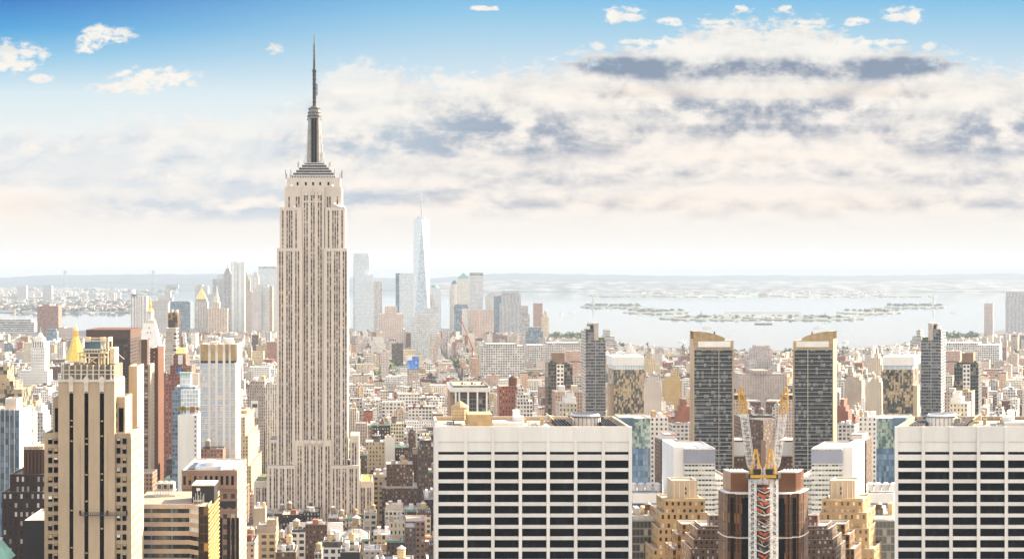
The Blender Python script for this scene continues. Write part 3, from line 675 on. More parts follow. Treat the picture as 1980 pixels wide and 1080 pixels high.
# ------------------------------------------------------------------ white grid office tower (and its twin across the street line)
def grid_tower(label):
    D = 600.0
    X_ = lambda p: WX(p, D); Z = lambda p: WZ(p, D)
    t = thing('office_tower', label, 'office tower', WX(1032, D), D)
    xs = [844.5, 900.4, 953.1, 1006.3, 1060.1, 1113.3, 1166.8, 1219]; zt = Z(824); dep = 44
    w = MB(bay=3, flr=4.49)
    w.prism([(X_(845), D + 1.2), (X_(1218.5), D + 1.2), (X_(1218.5), D + dep), (X_(845), D + dep)], 0, zt - 6, 1, None)
    w.pbox(X_(844.5), X_(1219), D + .4, D + dep, zt - 6, zt, 0, 2, 1.6, 1.0)
    w.build('wall', [M['white'], M['white2'], M['roof_tan']], t)
    b = MB(); b.box(X_(845), X_(1218.5), D + .7, D + 1.15, Z(873), zt - 6); b.build('parapet_panel', M['white'], t)
    rows = [(873.5, 878.5)] + [(889.5 + k * 22, 904.5 + k * 22) for k in range(9)]
    for k in range(7):
        a, c = X_(xs[k]) + .5, X_(xs[k + 1]) - .5
        for j, (y0, y1) in enumerate(rows):
            yb = rows[j + 1][0] if j + 1 < len(rows) else 1090
            q = MB(); q.box(a, c, D + .55, D + 1.15, Z(yb), Z(y1)); q.build('spandrel', M['white2'], t)
            q = MB(bay=1.5, flr=9); q.wall((a, D + 1.08), (c, D + 1.08), Z(y1), Z(y0)); q.build('window', FC['gridglass'], t)
    for p in xs:
        b = MB(); b.box(X_(p) - .62, X_(p) + .62, D - .1, D + 1.15, 0, zt - .05); b.build('pier', M['white'], t)
    # things fixed on the roof
    zr = zt - 1.6
    b = MB(); x0, x1 = X_(906), X_(955); b.box(x0, x1, D + 8, D + 22, zr, Z(802) - 0.5); b.build('plant_room', M['tanmetal'], t)
    b = MB(); b.box(X_(956), X_(1015), D + 10, D + 20, zr, zr + 2.2); b.box(X_(1000), X_(1020), D + 14, D + 22, zr, zr + 4); b.build('duct', M['roof_white'], t)
    b = MB(); cx = X_(1146); b.cyl(cx, D + 24, 6.6, zr, zr + 3.4, 24); b.cyl(cx, D + 24, 6.9, zr + 3.4, zr + 3.8, 24, 1); b.cyl(cx, D + 24, 6.3, zr + 3.8, zr + 4.6, 24, r2=5.6); b.cyl(cx, D + 24, 5.2, zr + 4.6, zr + 4.7, 24, 1)
    for k in range(24): a_ = k * .2618; b.box(cx + 6.6 * math.cos(a_) - .1, cx + 6.6 * math.cos(a_) + .1, D + 24 + 6.6 * math.sin(a_) - .1, D + 24 + 6.6 * math.sin(a_) + .1, zr, zr + 3.4, 1)
    b.build('cooling_drum', [M['roof_white'], M['steeldark']], t)
    for p0, p1 in ((1083, 1112), (1172, 1205)):
        b = MB(); b.box(X_(p0), X_(p1), D + 6, D + 34, zr, zr + .5); 
        for k in range(5): b.box(X_(p0 + 1 + k * 6), X_(p0 + 3 + k * 6), D + 6, D + 34, zr + .5, zr + 1.6)
        b.build('louvre_well', M['blackmat'], t)
    b = MB()
    for k in range(26): b.box(X_(850 + k * 14.3), X_(850 + k * 14.3) + .3, D + dep - 2.1, D + dep - 1.0, zr, zt - .3)
    b.bar((X_(1075), D + 8, zr + 3.5), (X_(1075), D + 36, zr + 3.5), .4); b.bar((X_(1115), D + 8, zr + 3.5), (X_(1115), D + 36, zr + 3.5), .4); b.bar((X_(1075), D + 22, zr), (X_(1075), D + 22, zr + 3.5), .3)
    b.bar((X_(1030), D + 18, zr), (X_(1030), D + 18, zr + 3.8), .25); b.build('track_rail', M['tanmetal'], t)
    rr = random.Random(6)
    for k in range(22):
        q = MB(); px_ = rr.uniform(862, 1190); dd = D + rr.uniform(10, 38); w_ = rr.uniform(.6, 3.2); q.box(X_(px_), X_(px_) + w_, dd, dd + rr.uniform(.8, 3), zr, zr + rr.uniform(.8, 2.9)); q.build('roof_unit', M[rr.choice(['steeldark', 'steel', 'tanmetal', 'blackmat', 'roof_grey'])], t)
    q = MB(); q.box(X_(1020), X_(1075), D + 4, D + 36, zr, zr + .12); q.build('roof_deck', M['roof_grey'], t)
    q = MB(); q.box(X_(1004), X_(1016), D + 26, D + 32, zr, zr + 5.5); q.build('vent_hood', M['white2'], t)
    q = MB(); q.box(X_(850), X_(880), D + 7, D + 16, zr, zr + .8)
    for k in range(4): q.bar((X_(850 + k * 9), D + 7, zr), (X_(850 + k * 9), D + 7, zr + 2.4), .2)
    q.bar((X_(850), D + 7, zr + 2.2), (X_(878), D + 7, zr + 2.2), .2); q.build('catwalk', M['steel'], t)
    water_tank(X_(895), D + 26, zr, 3.5, 5.2, M['woodpale'], M['tanmetal'], t, 2.0)
    claim(840, 1222, D, dep, 824)
def water_tank(x, y, z, r=2.2, h=4.2, wood=None, roof=None, parent=None, legs=2.2):
    """staved roof tank on a steel stand, a part of the building it serves"""
    b = MB(); b.cyl(x, y, r, z + legs, z + legs + h, 12)
    for k in range(4): b.cyl(x, y, r * 1.015, z + legs + h * (k + .6) / 4.4, z + legs + h * (k + .6) / 4.4 + .12, 12, 1)
    o = b.build('water_tank', [wood or M['wood'], M['steeldark']], parent)
    b = MB(); b.cyl(x, y, r * 1.14, z + legs + h, z + legs + h + r * .75, 12, r2=.05); b.build('tank_roof', roof or M['cone'], o)
    b = MB()
    for sx_, sy_ in ((-1, -1), (1, -1), (1, 1), (-1, 1)): b.bar((x + sx_ * r * .7, y + sy_ * r * .7, z), (x + sx_ * r * .7, y + sy_ * r * .7, z + legs), .28)
    b.solid(x - r, x + r, y - r, y + r, z + legs - .3, z + legs - .02); b.build('stand', M['steeldark'], o)
    return o

# ------------------------------------------------------------------ towers made of stacked blocks
RT = random.Random(21)
def tower(name, label, cat, D, dep, tiers, m, bay=3.2, flr=3.6, roof='roof_grey', inset=2.0, front=None, group=None, roofbits=True, clm=True, pitched=None):
    """tiers from the ground up: (px0, px1, ytop[, part name[, material[, inset]]]); returns the thing"""
    p0, p1 = tiers[0][0], tiers[0][1]
    t = thing(name, label, cat, WX((p0 + p1) / 2, D), D, 0, group)
    zb, seed = 0.0, RT.random()
    for k, tr in enumerate(tiers):
        a, c, yt = tr[:3]; nm = tr[3] if len(tr) > 3 else ('wall' if k == 0 else 'setback'); mm = tr[4] if len(tr) > 4 else m
        ins = tr[5] if len(tr) > 5 else inset * k
        Dk = D + ins; b = MB(bay, flr); b.seed = seed
        zt = WZ(yt, Dk); d2 = max(4, dep - 2 * ins)
        b.pbox(WX(a, Dk), WX(c, Dk), Dk, Dk + d2, max(0, zb - 1.2) if k else 0, zt, 0, 1, .9, .4)
        fm = FC.get(mm) or M[mm]
        b.build(nm, [fm, M[roof], M['coping'] if 'coping' else fm], t)
        zb = zt; last = (WX(a, Dk), WX(c, Dk), Dk, Dk + d2, zt)
    if roofbits:
        x0, x1, y0, y1, z = last; w = x1 - x0; d = y1 - y0
        for q in range(2):
            b = MB(); a = x0 + w * (.15 + .45 * q + RT.random() * .1); h = 2 + RT.random() * 3
            b.box(a, a + w * .22, y0 + d * (.25 + .2 * q), y0 + d * (.6 + .2 * q), z - .9, z + h); b.build('bulkhead', M[RT.choice(['roof_grey', 'coping', 'roof_white', 'tanmetal'])], t)
    if clm: claim(min(r[0] for r in tiers), max(r[1] for r in tiers), D, dep, tiers[0][2])
    for tr in tiers[1:]: OCC.append((tr[0], tr[1], tr[2], D) if not G.mir else (2952 - tr[1], 2952 - tr[0], tr[2], D))
    t['top'] = last
    return t
def slab(t, name, m, px0, px1, y0, y1, D, dep, d0=0.0, bay=3.2, flr=3.6):
    b = MB(bay, flr); b.solid(WX(px0, D), WX(px1, D), D + d0, D + d0 + dep, WZ(y1, D), WZ(y0, D)); return b.build(name, m, t)
def spire(t, name, m, px, w, y0, y1, D, dy=6.0, n=4, w2=0.05, tw=0.0):
    """tapering top; w in pixels, y0 the tip, y1 the base"""
    b = MB(bay=3, flr=3); r = w / 2 / F * D; r2 = w2 / 2 / F * D; cx, cy = WX(px, D), D + dy
    if n == 4: b.prism([(cx - r, cy - r), (cx + r, cy - r), (cx + r, cy + r), (cx - r, cy + r)], WZ(y1, D), WZ(y0, D), 0, 0, [(cx - r2, cy - r2), (cx + r2, cy - r2), (cx + r2, cy + r2), (cx - r2, cy + r2)])
    else: b.cyl(cx, cy, r, WZ(y1, D), WZ(y0, D), n, 0, r2)
    return b.build(name, m, t)
both = (False, True)
LR = ('left', 'right')

# white grid towers
for G.mir in both:
    grid_tower(('white stone office tower with black window bands', 'white stone office tower cut off by the frame edge')[G.mir] + (', water tank on roof, centre of view', ', farthest right in view')[G.mir])

# ---- left foreground and middle
G.mir = False
t = tower('office_block', 'dark brown brick office block beside the buff tower, topped by a row of stubby finials', 'office block', 700, 40, [(4, 90, 950), (19, 90, 916), (45, 90, 868, 'penthouse', 'brown')], 'darkbrick', 2.6, 4.2, 'roof_tan', 1.5, roofbits=False)
for k in range(8):
    b = MB(); x = WX(47 + k * 5, 704); b.cyl(x, 705, .7, WZ(869, 704), WZ(864, 704), 6); b.cyl(x, 705, .9, WZ(864, 704), WZ(861.5, 704), 6, r2=.2); b.build('finial', M['tanbrick'], t)
for k in range(6):
    b = MB(); x = WX(48 + k * 7, 703); b.box(x - .5, x + .5, 702.4, 703.2, WZ(914, 703), WZ(872, 703)); b.build('pilaster', M['brown'], t)
t = tower('plant_tower', 'plain black windowless block below the dark brown office block', 'building', 600, 30, [(47, 86, 1005)], 'blackmat', roof='roof_tan', roofbits=False)
t = thing('mansard_house', 'building top with green copper mansard roof in the bottom left corner', 'building', WX(10, 540), 540)
b = MB(3, 3.6); b.box(WX(-30, 540), WX(12, 540), 540, 550, 0, WZ(1084, 540)); b.build('wall', [FC['deco_brown']], t)
b = MB(); q = lambda i: [(WX(-32, 540) + i, 540 + i), (WX(15, 540) - i, 540 + i), (WX(15, 540) - i, 551.5 - i), (WX(-32, 540) + i, 551.5 - i)]
b.prism(q(0), WZ(1084, 540), WZ(1048, 540), 0, None, q(4)); b.prism(q(3.7), WZ(1048, 540), WZ(1045, 540), 1, 1); b.build('roof', [M['copper'], M['coping']], t)
claim(-32, 23, 540, 17, 1048)
t = tower('apartment_tower', 'concrete framed tower with blue glass bays beside dark brown brick block', 'apartment tower', 900, 30, [(-20, 38, 792), (10, 32, 770, 'penthouse', 'coping', 8)], 'mosaic_blue', 2.1, 3.4, 'roof_tan', roofbits=False)
for k in range(7): slab(t, 'frame_rib', M['coping'], -19 + k * 9.3, -17.6 + k * 9.3, 790, 960, 900, .7, -.6)
slab(t, 'side_rib', M['white2'], 36.6, 38.2, 791, 960, 900, 30, -.3)
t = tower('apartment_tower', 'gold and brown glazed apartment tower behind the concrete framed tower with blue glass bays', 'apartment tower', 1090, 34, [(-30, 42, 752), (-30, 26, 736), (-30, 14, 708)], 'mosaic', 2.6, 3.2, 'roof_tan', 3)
t = tower('apartment_tower', 'slim sunlit cream tower between the blue bayed tower and the buff tower', 'apartment tower', 1250, 26, [(44, 58, 800), (46, 56, 790)], 'punch_cream', 3, 3.3)
t = tower('office_block', 'grey apartment block with white roof slab left of the buff tower', 'office block', 1500, 30, [(55, 83, 797), (57, 80, 786, 'penthouse', 'roof_white')], 'punch_grey', 3, 3.3, 'roof_white')
# clock tower with white lantern
D = 2750
t = tower('clock_tower', 'white clock tower with a colonnaded lantern and dark finial, left of the gilded pyramid roof', 'clock tower', D, 40, [(36, 92, 716, 'wall', 'punch_white'), (60, 87, 672, 'shaft', 'punch_white'), (62, 85, 660, 'belfry', 'piers_white'), (65, 82, 652, 'lantern', 'white2')], 'punch_white', 4, 5, 'roof_white', 3, roofbits=False)
spire(t, 'dome', M['white2'], 73.5, 15, 643, 652, D, 18, 10, 4); spire(t, 'finial', M['copper'], 73.5, 4, 632, 643, D, 18, 8, 1)
slab(t, 'clock_face', M['white2'], 70, 77, 676, 683, D, .6, 2.4)
# gilded pyramid
D = 2100
t = tower('pyramid_tower', 'tower with steep gilded pyramid roof and gold lantern behind the buff tower', 'tower', D, 46, [(100, 176, 760), (112, 166, 722), (118, 160, 700)], 'punch_white', 3.2, 3.8, roofbits=False)
z0, z1 = WZ(698, D), WZ(652, D); b = MB(); cx, cy = WX(140, D), D + 22; r = 15; o8 = lambda q: [(cx + q * math.cos(R(22.5 + 45 * k)), cy + q * math.sin(R(22.5 + 45 * k))) for k in range(8)]
b.prism(o8(15.2), z0, z1, 0, 0, o8(4)); b.build('roof', M['gold'], t)
b = MB()
for x, y in o8(3.2): b.bar((x, y, z1), (x, y, WZ(641, D)), .9)
b.cyl(cx, cy, 3.6, WZ(646.5, D), WZ(645, D), 8); b.cyl(cx, cy, 3.6, WZ(641, D), WZ(639.5, D), 8); b.cyl(cx, cy, 3.1, WZ(639.5, D), WZ(626, D), 8, r2=.1); b.cyl(cx, cy, 4.4, z1, z1 + 1, 8); b.build('lantern', M['gold'], t)
# dark brown slab
D = 1720
t = tower('office_slab', 'broad dark brown office slab behind the roof plant of the buff tower', 'office tower', D, 75, [(167, 252, 638)], 'brown_slab', 2.6, 3.9, 'roof_black', roofbits=False)
slab(t, 'crown_band', M['brown'], 166.6, 252.3, 638, 655, D, 75.6, -.4); slab(t, 'coping', M['rust'], 166.4, 252.5, 637, 639, D, 76, -.6)
# campanile with gilded top
D = 2150
t = thing('campanile', 'white stone campanile with sloping shoulders and gilded lantern spire', 'tower', WX(288, D), D)
X_ = lambda p: WX(p, D); Z = lambda p: WZ(p, D)
b = MB(3, 4); b.box(X_(268), X_(308), D, D + 28, 0, Z(668)); q = lambda h, c: [(X_(287.5 - h), c), (X_(287.5 + h), c), (X_(287.5 + h), D + 28 - (c - D)), (X_(287.5 - h), D + 28 - (c - D))]
b.build('wall', FC['punch_white'], t)
b = MB(3, 6); b.prism(q(20, D), Z(668), Z(624), 0, 0, q(10.5, D + 8)); b.build('roof', M['white2'], t)
for px, py in ((287.5, 634), (284.5, 643), (290.5, 643), (287.5, 655)):
    dd = D + (668 - py) / 44 * 8; b = MB(); b.box(X_(px) - .6, X_(px) + .6, dd - .6, dd + .6, Z(py + 1.2), Z(py - 1.2)); b.build('dormer', M['blackmat'], t)
b = MB(); b.box(X_(278.5), X_(296.5), D + 7.5, D + 20.5, Z(624), Z(621)); b.box(X_(277.5), X_(297.5), D + 7, D + 21, Z(621), Z(619.5))
b.build('gallery', M['ornament'], t)
b = MB()
for k in range(8): xx, y_ = X_(287.5) + 4.6 * math.cos(k * .785 + .39), D + 14 + 4.6 * math.sin(k * .785 + .39); b.bar((xx, y_, Z(620)), (xx, y_, Z(603)), 1.4)
b.cyl(X_(287.5), D + 14, 2.6, Z(620), Z(603), 8); b.cyl(X_(287.5), D + 14, 5.4, Z(603), Z(601.5), 12); b.cyl(X_(287.5), D + 14, 6.3, Z(620), Z(616), 12); b.build('belfry', M['white2'], t)
b = MB()
for k in range(5): b.cyl(X_(287.5), D + 14, 4.3 * math.cos(k * .31), Z(601.5 - k * 1.7), Z(599.8 - k * 1.7), 12, 0, 4.3 * math.cos((k + 1) * .31))
b.cyl(X_(287.5), D + 14, 1.7, Z(593), Z(587.5), 8); b.cyl(X_(287.5), D + 14, 2.6, Z(589.5), Z(588.5), 8); b.cyl(X_(287.5), D + 14, 1.5, Z(587.5), Z(574), 8, r2=.1); b.build('gilded_lantern', M['gold'], t)
claim(268, 308, D, 28, 668)
# brown ribbon-window tower and rust red slab
D = 1420
t = tower('apartment_tower', 'brown tower of ribbon windows below a narrower blank brown shaft', 'apartment tower', D, 26, [(266, 286, 706), (268, 284.5, 656, 'shaft', 'brown', 8)], 'ribbon_brown', 3, 3.5, roofbits=False)
slab(t, 'corner_shaft', M['tanbrick'], 268, 273, 655.5, 706, D + 8, 2, -.5); slab(t, 'end_wall', M['tanbrick'], 286, 290.5, 704, 930, D, 24, 1)
t = tower('apartment_slab', 'rust red brick slab with one column of tiny windows', 'apartment tower', 1480, 40, [(290.5, 305.5, 672)], 'rust', roof='roof_black', roofbits=False)
for k in range(30): slab(t, 'window', M['ornament'], 297.6, 299, 680 + k * 8.1, 682.2 + k * 8.1, 1480, .5, -.4)
# black tower with cream balconied tower before it
tower('office_tower', 'black glass tower reflecting gold behind the cream balconied tower', 'office tower', 2350, 36, [(325, 343, 604)], 'gold_glass', 4, 3.8, 'roof_black')  # the gold reflections are painted as bronze coloured panes
t = tower('apartment_tower', 'cream tower of stacked balconies in front of the black glass tower', 'apartment tower', 2000, 24, [(320.5, 340.5, 634)], 'ribbon', 3, 5.2, 'roof_white', roofbits=False)
for k in range(28): slab(t, 'balcony', M['ornament'], 319.6, 335 if k % 3 else 341, 637 + k * 7.6, 639.5 + k * 7.6, 2000, 4, -2)
# brick tower with golden roof
D = 1560
t = tower('brick_tower', 'stepped red brick tower with golden mansard roof and bright blue panel', 'apartment tower', D, 30, [(314, 384, 722), (328, 372, 706), (335, 361, 686), (338, 358, 683)], 'punch_brick', 3, 3.6, roofbits=False)
b = MB(); o = lambda a, c, k: [(WX(a, D), D + 5 + k), (WX(c, D), D + 5 + k), (WX(c, D), D + 20 - k), (WX(a, D), D + 20 - k)]
b.prism(o(338.5, 358.5, 0), WZ(684, D), WZ(673, D), 0, 0, o(340.5, 356.5, 2)); b.build('roof', M['goldpale'], t)
slab(t, 'panel', mat('bright blue panel', (.02, .22, .62), var=.05), 344, 350, 710, 722, D, .5, -.4); slab(t, 'stair_window', M['white2'], 343.5, 352.5, 686, 704, D, .5, 2.2)
for a, c, yt in ((333, 335, 684), (359, 361, 684), (327, 329, 704), (369, 372, 704), (314, 316, 720), (366, 384, 722.5)): slab(t, 'pier', M['ornament'], a, c, yt, yt + 20, D, 1, -.8)
# light blue glass tower with blank white party wall
D = 1180
t = tower('glass_tower', 'pale blue glass tower with terrace trees over a blank white wall', 'apartment tower', D, 26, [(333, 380, 755), (338, 378, 747)], 'curtain_blue', 2.2, 3.2, 'roof_white', 1.5, roofbits=False)
slab(t, 'party_wall', M['white'], 347, 384.5, 800, 1010, D, 20, -9); 
for k in range(12): slab(t, 'window', M['rust'], 376.4, 378.8, 803.5 + k * 9.2, 807 + k * 9.2, D - 9, .5, -.4)
slab(t, 'pale_glazing', FC['curtain_pale'], 351, 384.5, 752, 800, D, 6, -4, 2.2, 3.2); slab(t, 'chimney_block', M['brick'], 367, 376, 786, 797, D - 6, 3, 0); slab(t, 'roof_room', FC['curtain_pale'], 348, 368, 722, 752, D + 4, 10, 0, 2, 4)
slab(t, 'roof_slab', M['copper'], 345, 370, 720.5, 722, D + 3, 12)
TERR = [(352, 800, D - 5, 4.4), (358, 799, D - 4, 3.8), (383, 798, D - 5, 3.4)]
# white tower with blue glazed bands and flared tan crown
D = 1460
t = tower('ribbed_tower', 'white tower with blue glazed bands between piers and flared tan crown', 'office tower', D, 48, [(386.5, 455, 666)], 'bluewhite', 2.4, 5.9, 'roof_white', roofbits=True)
pp = [(386.5, 388.5), (402.5, 407.5), (416.5, 421.5), (431, 436), (445.5, 450.5 - 1), (453.5, 456)]
for a, c in pp[1:4]: slab(t, 'pier', M['white'], a, c, 665, 1000, D, 1.2, -1.2)
slab(t, 'pier', M['white'], 386, 388, 665, 1000, D, 1.2, -1.2); slab(t, 'pier', M['white'], 442.5, 446.5, 665, 1000, D, 1.2, -1.2)
slab(t, 'pier', M['white2'], 453.4, 456.5, 700, 1000, D, 48, -1.2)
for a, c in ((388, 402.5), (407.5, 416.5), (421.5, 431), (436, 442.5), (446.5, 456.5)):
    x0, x1 = WX(a, D), WX(c, D); b = MB(); b.prism([(x0, D - .3), (x1, D - .3), (x1, D + 2), (x0, D + 2)], WZ(697, D), WZ(664.5, D), 0, 0, [(x0, D - 3), (x1, D - 3), (x1, D + 2), (x0, D + 2)]); b.build('crown_panel', M['tanmetal'], t)
    slab(t, 'louvre', M['blackmat'], a, c, 697.2, 701, D, .4, -.35)
b = MB(); b.box(WX(456.5, D) + .1, WX(456.5, D) + 1.2, D, D + 48, WZ(700, D), WZ(664.5, D)); b.build('side_crown', M['ornament'], t)
# stepped buff tower beyond, sunlit flank to the avenue
tower('deco_block', 'buff stepped tower with sunlit flank between the ribbed tower and the avenue', 'office tower', 1560, 130, [(440, 486, 900), (440, 480, 842), (440, 474, 806)], 'sunlit_brick', 3, 3.6, 'roof_tan', 5)
tower('office_block', 'long dark brick block along the tree lined avenue', 'office block', 2080, 220, [(470, 512, 850)], 'punch_brown', 3, 3.8, 'roof_white')
# brown granite tower, front
D = 780
t = tower('granite_tower', 'pink granite tower with tall top windows and busy flat roof', 'office tower', D, 52, [(352, 458, 909)], 'granite', 4.0, 5.2, 'roof_grey', roofbits=False)
b = MB(3.4, 4.4); b.wall((WX(458, D) + .2, D), (WX(458, D) + .2, D + 52), 0, WZ(911, D)); b.build('side_wall', FC['granite_sunlit'], t)
slab(t, 'top_band', M['pinkgranite'], 351.5, 458.3, 908, 915, D, 1, -.6); slab(t, 'belt', M['pinkgranite'], 351.5, 458.3, 938, 944, D, 1, -.7)
slab(t, 'belt', M['pinkgranite'], 351.5, 458.3, 914.9, 938, D, .6, -.3)
for k in range(10): slab(t, 'tall_window', FC['gold_glass'] if k < 4 else M['black'], 354.5 + k * 10.3, 359.6 + k * 10.3, 919, 936.5, D, .5, -.45, 1, 2)
for k in range(4): slab(t, 'window_slot', M['black'], 424.5 + k * 8.8 + (6 if k else 0), 430 + k * 8.8 + (6 if k else 0), 1000, 1090, D, .5, -.4)
slab(t, 'louvre_band', M['blackmat'], 424, 456, 968, 980, D, .5, -.35)
zr = WZ(909, D)
for a, c, h, d0, d1, mm in ((391, 408, 3.6, 14, 24, 'roof_white'), (372, 425, 1.6, 10, 28, 'steel'), (360, 372, 1.0, 8, 34, 'steeldark'), (430, 450, .8, 6, 36, 'roof_grey'), (424, 427, 1.2, 4, 44, 'roof_white'), (450, 454, 1.2, 4, 44, 'coping')):
    b = MB(); b.box(WX(a, D), WX(c, D), D + d0, D + d1, zr - .9, zr - .9 + h); b.build('roof_plant', M[mm], t)
# low office block with long dark window bands, right foreground of the buff tower
D = 610
t = thing('office_block', 'low curved office block with long dark window bands and bronze glass corner', 'office block', WX(330, D), D)
x0, x1, x2, zt = WX(255, D), WX(366, D), WX(386, D), WZ(975, D)
pl = [(x0, D), (x1, D), (x2, D - 4), (WX(404, D) , D - 4), (WX(404, D), D + 26), (x0, D + 26)]
w = MB(bay=1.6, flr=9); rows = [982.5 + k * 17.3 for k in range(7)]
segs = [((x0, D), (x1, D)), ((x1, D), (x2, D - 3.6))]
w.prism([(x0, D + .5), (x1, D + .5), (x2, D - 3.1), (x2 + .2, D + 40), (x0, D + 40)], 0, zt - .3, 0, 1)
w.build('wall', [M['precast'], M['roof_tan']], t)
for k, y in enumerate(rows):
    zt2, zb = WZ(y, D), WZ(y + 8.6, D)
    for j, (a, c) in enumerate(segs):
        b = MB(bay=1.5, flr=9); off = .42
        b.wall((a[0], a[1] + off), (c[0], c[1] + off), zb, zt2); b.build('window_band', FC['office_band'] if j == 0 else FC['curtain_pale'] if k < 3 else FC['office_band'], t)
        nz = WZ(y - 8.7, D)
        b = MB(bay=2, flr=9); b.prism([(a[0], a[1] - .1), (c[0], c[1] - .1), (c[0], c[1] + .45), (a[0], a[1] + .45)], zt2, nz, 0, 0); b.build('spandrel', M['precast'], t)
    for p in (291, 331): slab(t, 'column', M['glassblue'], p, p + 3.6, y, y + 8.6, D, .3, .05)
b = MB(bay=1.6, flr=3.6); b.prism([(x2 + .3, D - 3.6), (WX(404.5, D), D - 3.6), (WX(404.5, D), D + 36), (x2 + .3, D + 36)], 0, zt - .1, 0, 1); b.build('bronze_corner', [FC['gold_glass'], M['roof_tan']], t)
b = MB()
for k in range(34): b.box(WX(404.5, D) + .02, WX(404.5, D) + .35, D - 3.6, D + 36, zt - 1 - k * 1.75, zt - .6 - k * 1.75)
b.build('side_fin', M['goldpale'], t)
b = MB(); b.box(x0, WX(405, D), D - 3.8, D - 3.3, zt - .1, zt + .5) if False else b.box(WX(404.3, D), WX(405.2, D), D - 3.8, D + 36.2, zt - .1, zt + .6); b.build('coping', M['coping'], t)
b = MB(); b.box(WX(371, D + 8), WX(414, D + 8), D + 8, D + 22, zt - .5, WZ(938.5, D + 8)); b.build('penthouse', [M['blackmat']], t)
b = MB(); b.box(WX(370.5, D + 8), WX(414.5, D + 8), D + 7.6, D + 22.4, WZ(938.5, D + 8), WZ(936.5, D + 8)); b.build('penthouse_coping', [M['coping']], t)
b = MB(); b.cyl(WX(383, D + 7), D + 7.9, .8, WZ(953, D), WZ(948, D), 8); b.build('dish', M['white2'], t)
zr = zt - .3
for k in range(3):
    b = MB(); xx = WX(303 + k * 11.5, D + 26); b.box(xx, xx + 2.2, D + 26, D + 31, zr + 2.4, zr + 5.4); b.cyl(xx + 1.1, D + 28.5, .9, zr + 5.4, zr + 6, 10); b.build('cooling_unit', M['ornament'], t)
    b = MB(); b.cyl(xx + 1.1, D + 25.9, .7, zr + 3.2, zr + 4.8, 10); b.build('fan', M['steeldark'], t)
b = MB()
for k in range(8): xx = WX(300 + k * 5.2, D + 26); b.bar((xx, D + 25.8, zr), (xx, D + 25.8, zr + 2.4), .25)
b.solid(WX(299, D + 26), WX(338, D + 26), D + 25.4, D + 31.5, zr + 2.0, zr + 2.4); b.solid(WX(297, D + 26), WX(341, D + 26), D + 24.5, D + 25.2, zr, zr + .9); b.build('plant_frame', M['ornament'], t)
b = MB()
for k in range(7): xx = WX(372 + k * 3.3, D); b.bar((xx, D + 4 + k % 3, zr), (xx, D + 4 + k % 3, zr + 3 + (k * 7 % 5) * .6), .25)
b.solid(WX(372, D), WX(388, D), D + 3, D + 6, zr + 1.2, zr + 1.5); b.build('rail', M['steel'], t)
claim(255, 405, D, 42, 975); OCC.append((371, 414, 938, D + 8))

# ---- centre and right: each of these stands once on either side of the cranes
T2 = lambda a, b: (a, b)[G.mir]
G.mir = False
D = 1250
t = tower('ribbed_block', 'taupe office block with white ribs on its dark glass front, just behind white tower roof', 'office block', D, 62, [(876, 945, 745)], 'curtain_dark', 2.6, 3.7, 'roof_tan', roofbits=False)
b = MB(); b.box(WX(871, D), WX(880, D), D + .4, D + 62, 0, WZ(752, D)); b.build('blank_wall', M['pinkgranite'], t)
for p in (881, 888, 905, 923, 941): slab(t, 'rib', M['white2'], p - 1.6, p + 1.6, 757, 830, D, 1, -1.6)
b = MB(); b.prism([(WX(870, D), D - 2), (WX(947.5, D), D - 2), (WX(947.5, D), D + 64), (WX(870, D), D + 64)], WZ(757, D), WZ(748.5, D)); b.build('fascia', M['white2'], t)
for k in range(9): slab(t, 'roof_plant', M[('white2', 'steeldark', 'roof_tan')[k % 3]], 886 + k * 6.3, 889 + k * 6.3, 743 - (k * 5 % 3) * 2, 747, D + 24, 5)
slab(t, 'upper_band', M['brown'], 889, 940, 757, 766, D, .5, -.5)
t = tower('apartment_block', 'reddish brick apartment block with round copper toned water tower house', 'apartment block', 1620, 30, [(965, 1000, 746)], 'punch_brick', 3.0, 3.6, 'roof_tan', roofbits=False)
b = MB(); b.cyl(WX(993, 1630), 1636, 5.0, WZ(746, 1630), WZ(731, 1630), 12); b.cyl(WX(993, 1630), 1636, 5.4, WZ(731, 1630), WZ(727, 1630), 12, r2=1.5); b.build('tank_house', M['rust'], t)
tower('apartment_block', 'cream stepped apartment block right beside the reddish brick block', 'apartment block', 1600, 26, [(1000, 1030, 775), (1000, 1022, 762), (1002, 1013, 750)], 'loft_grey', 3.2, 4.2, 'roof_white', 1)
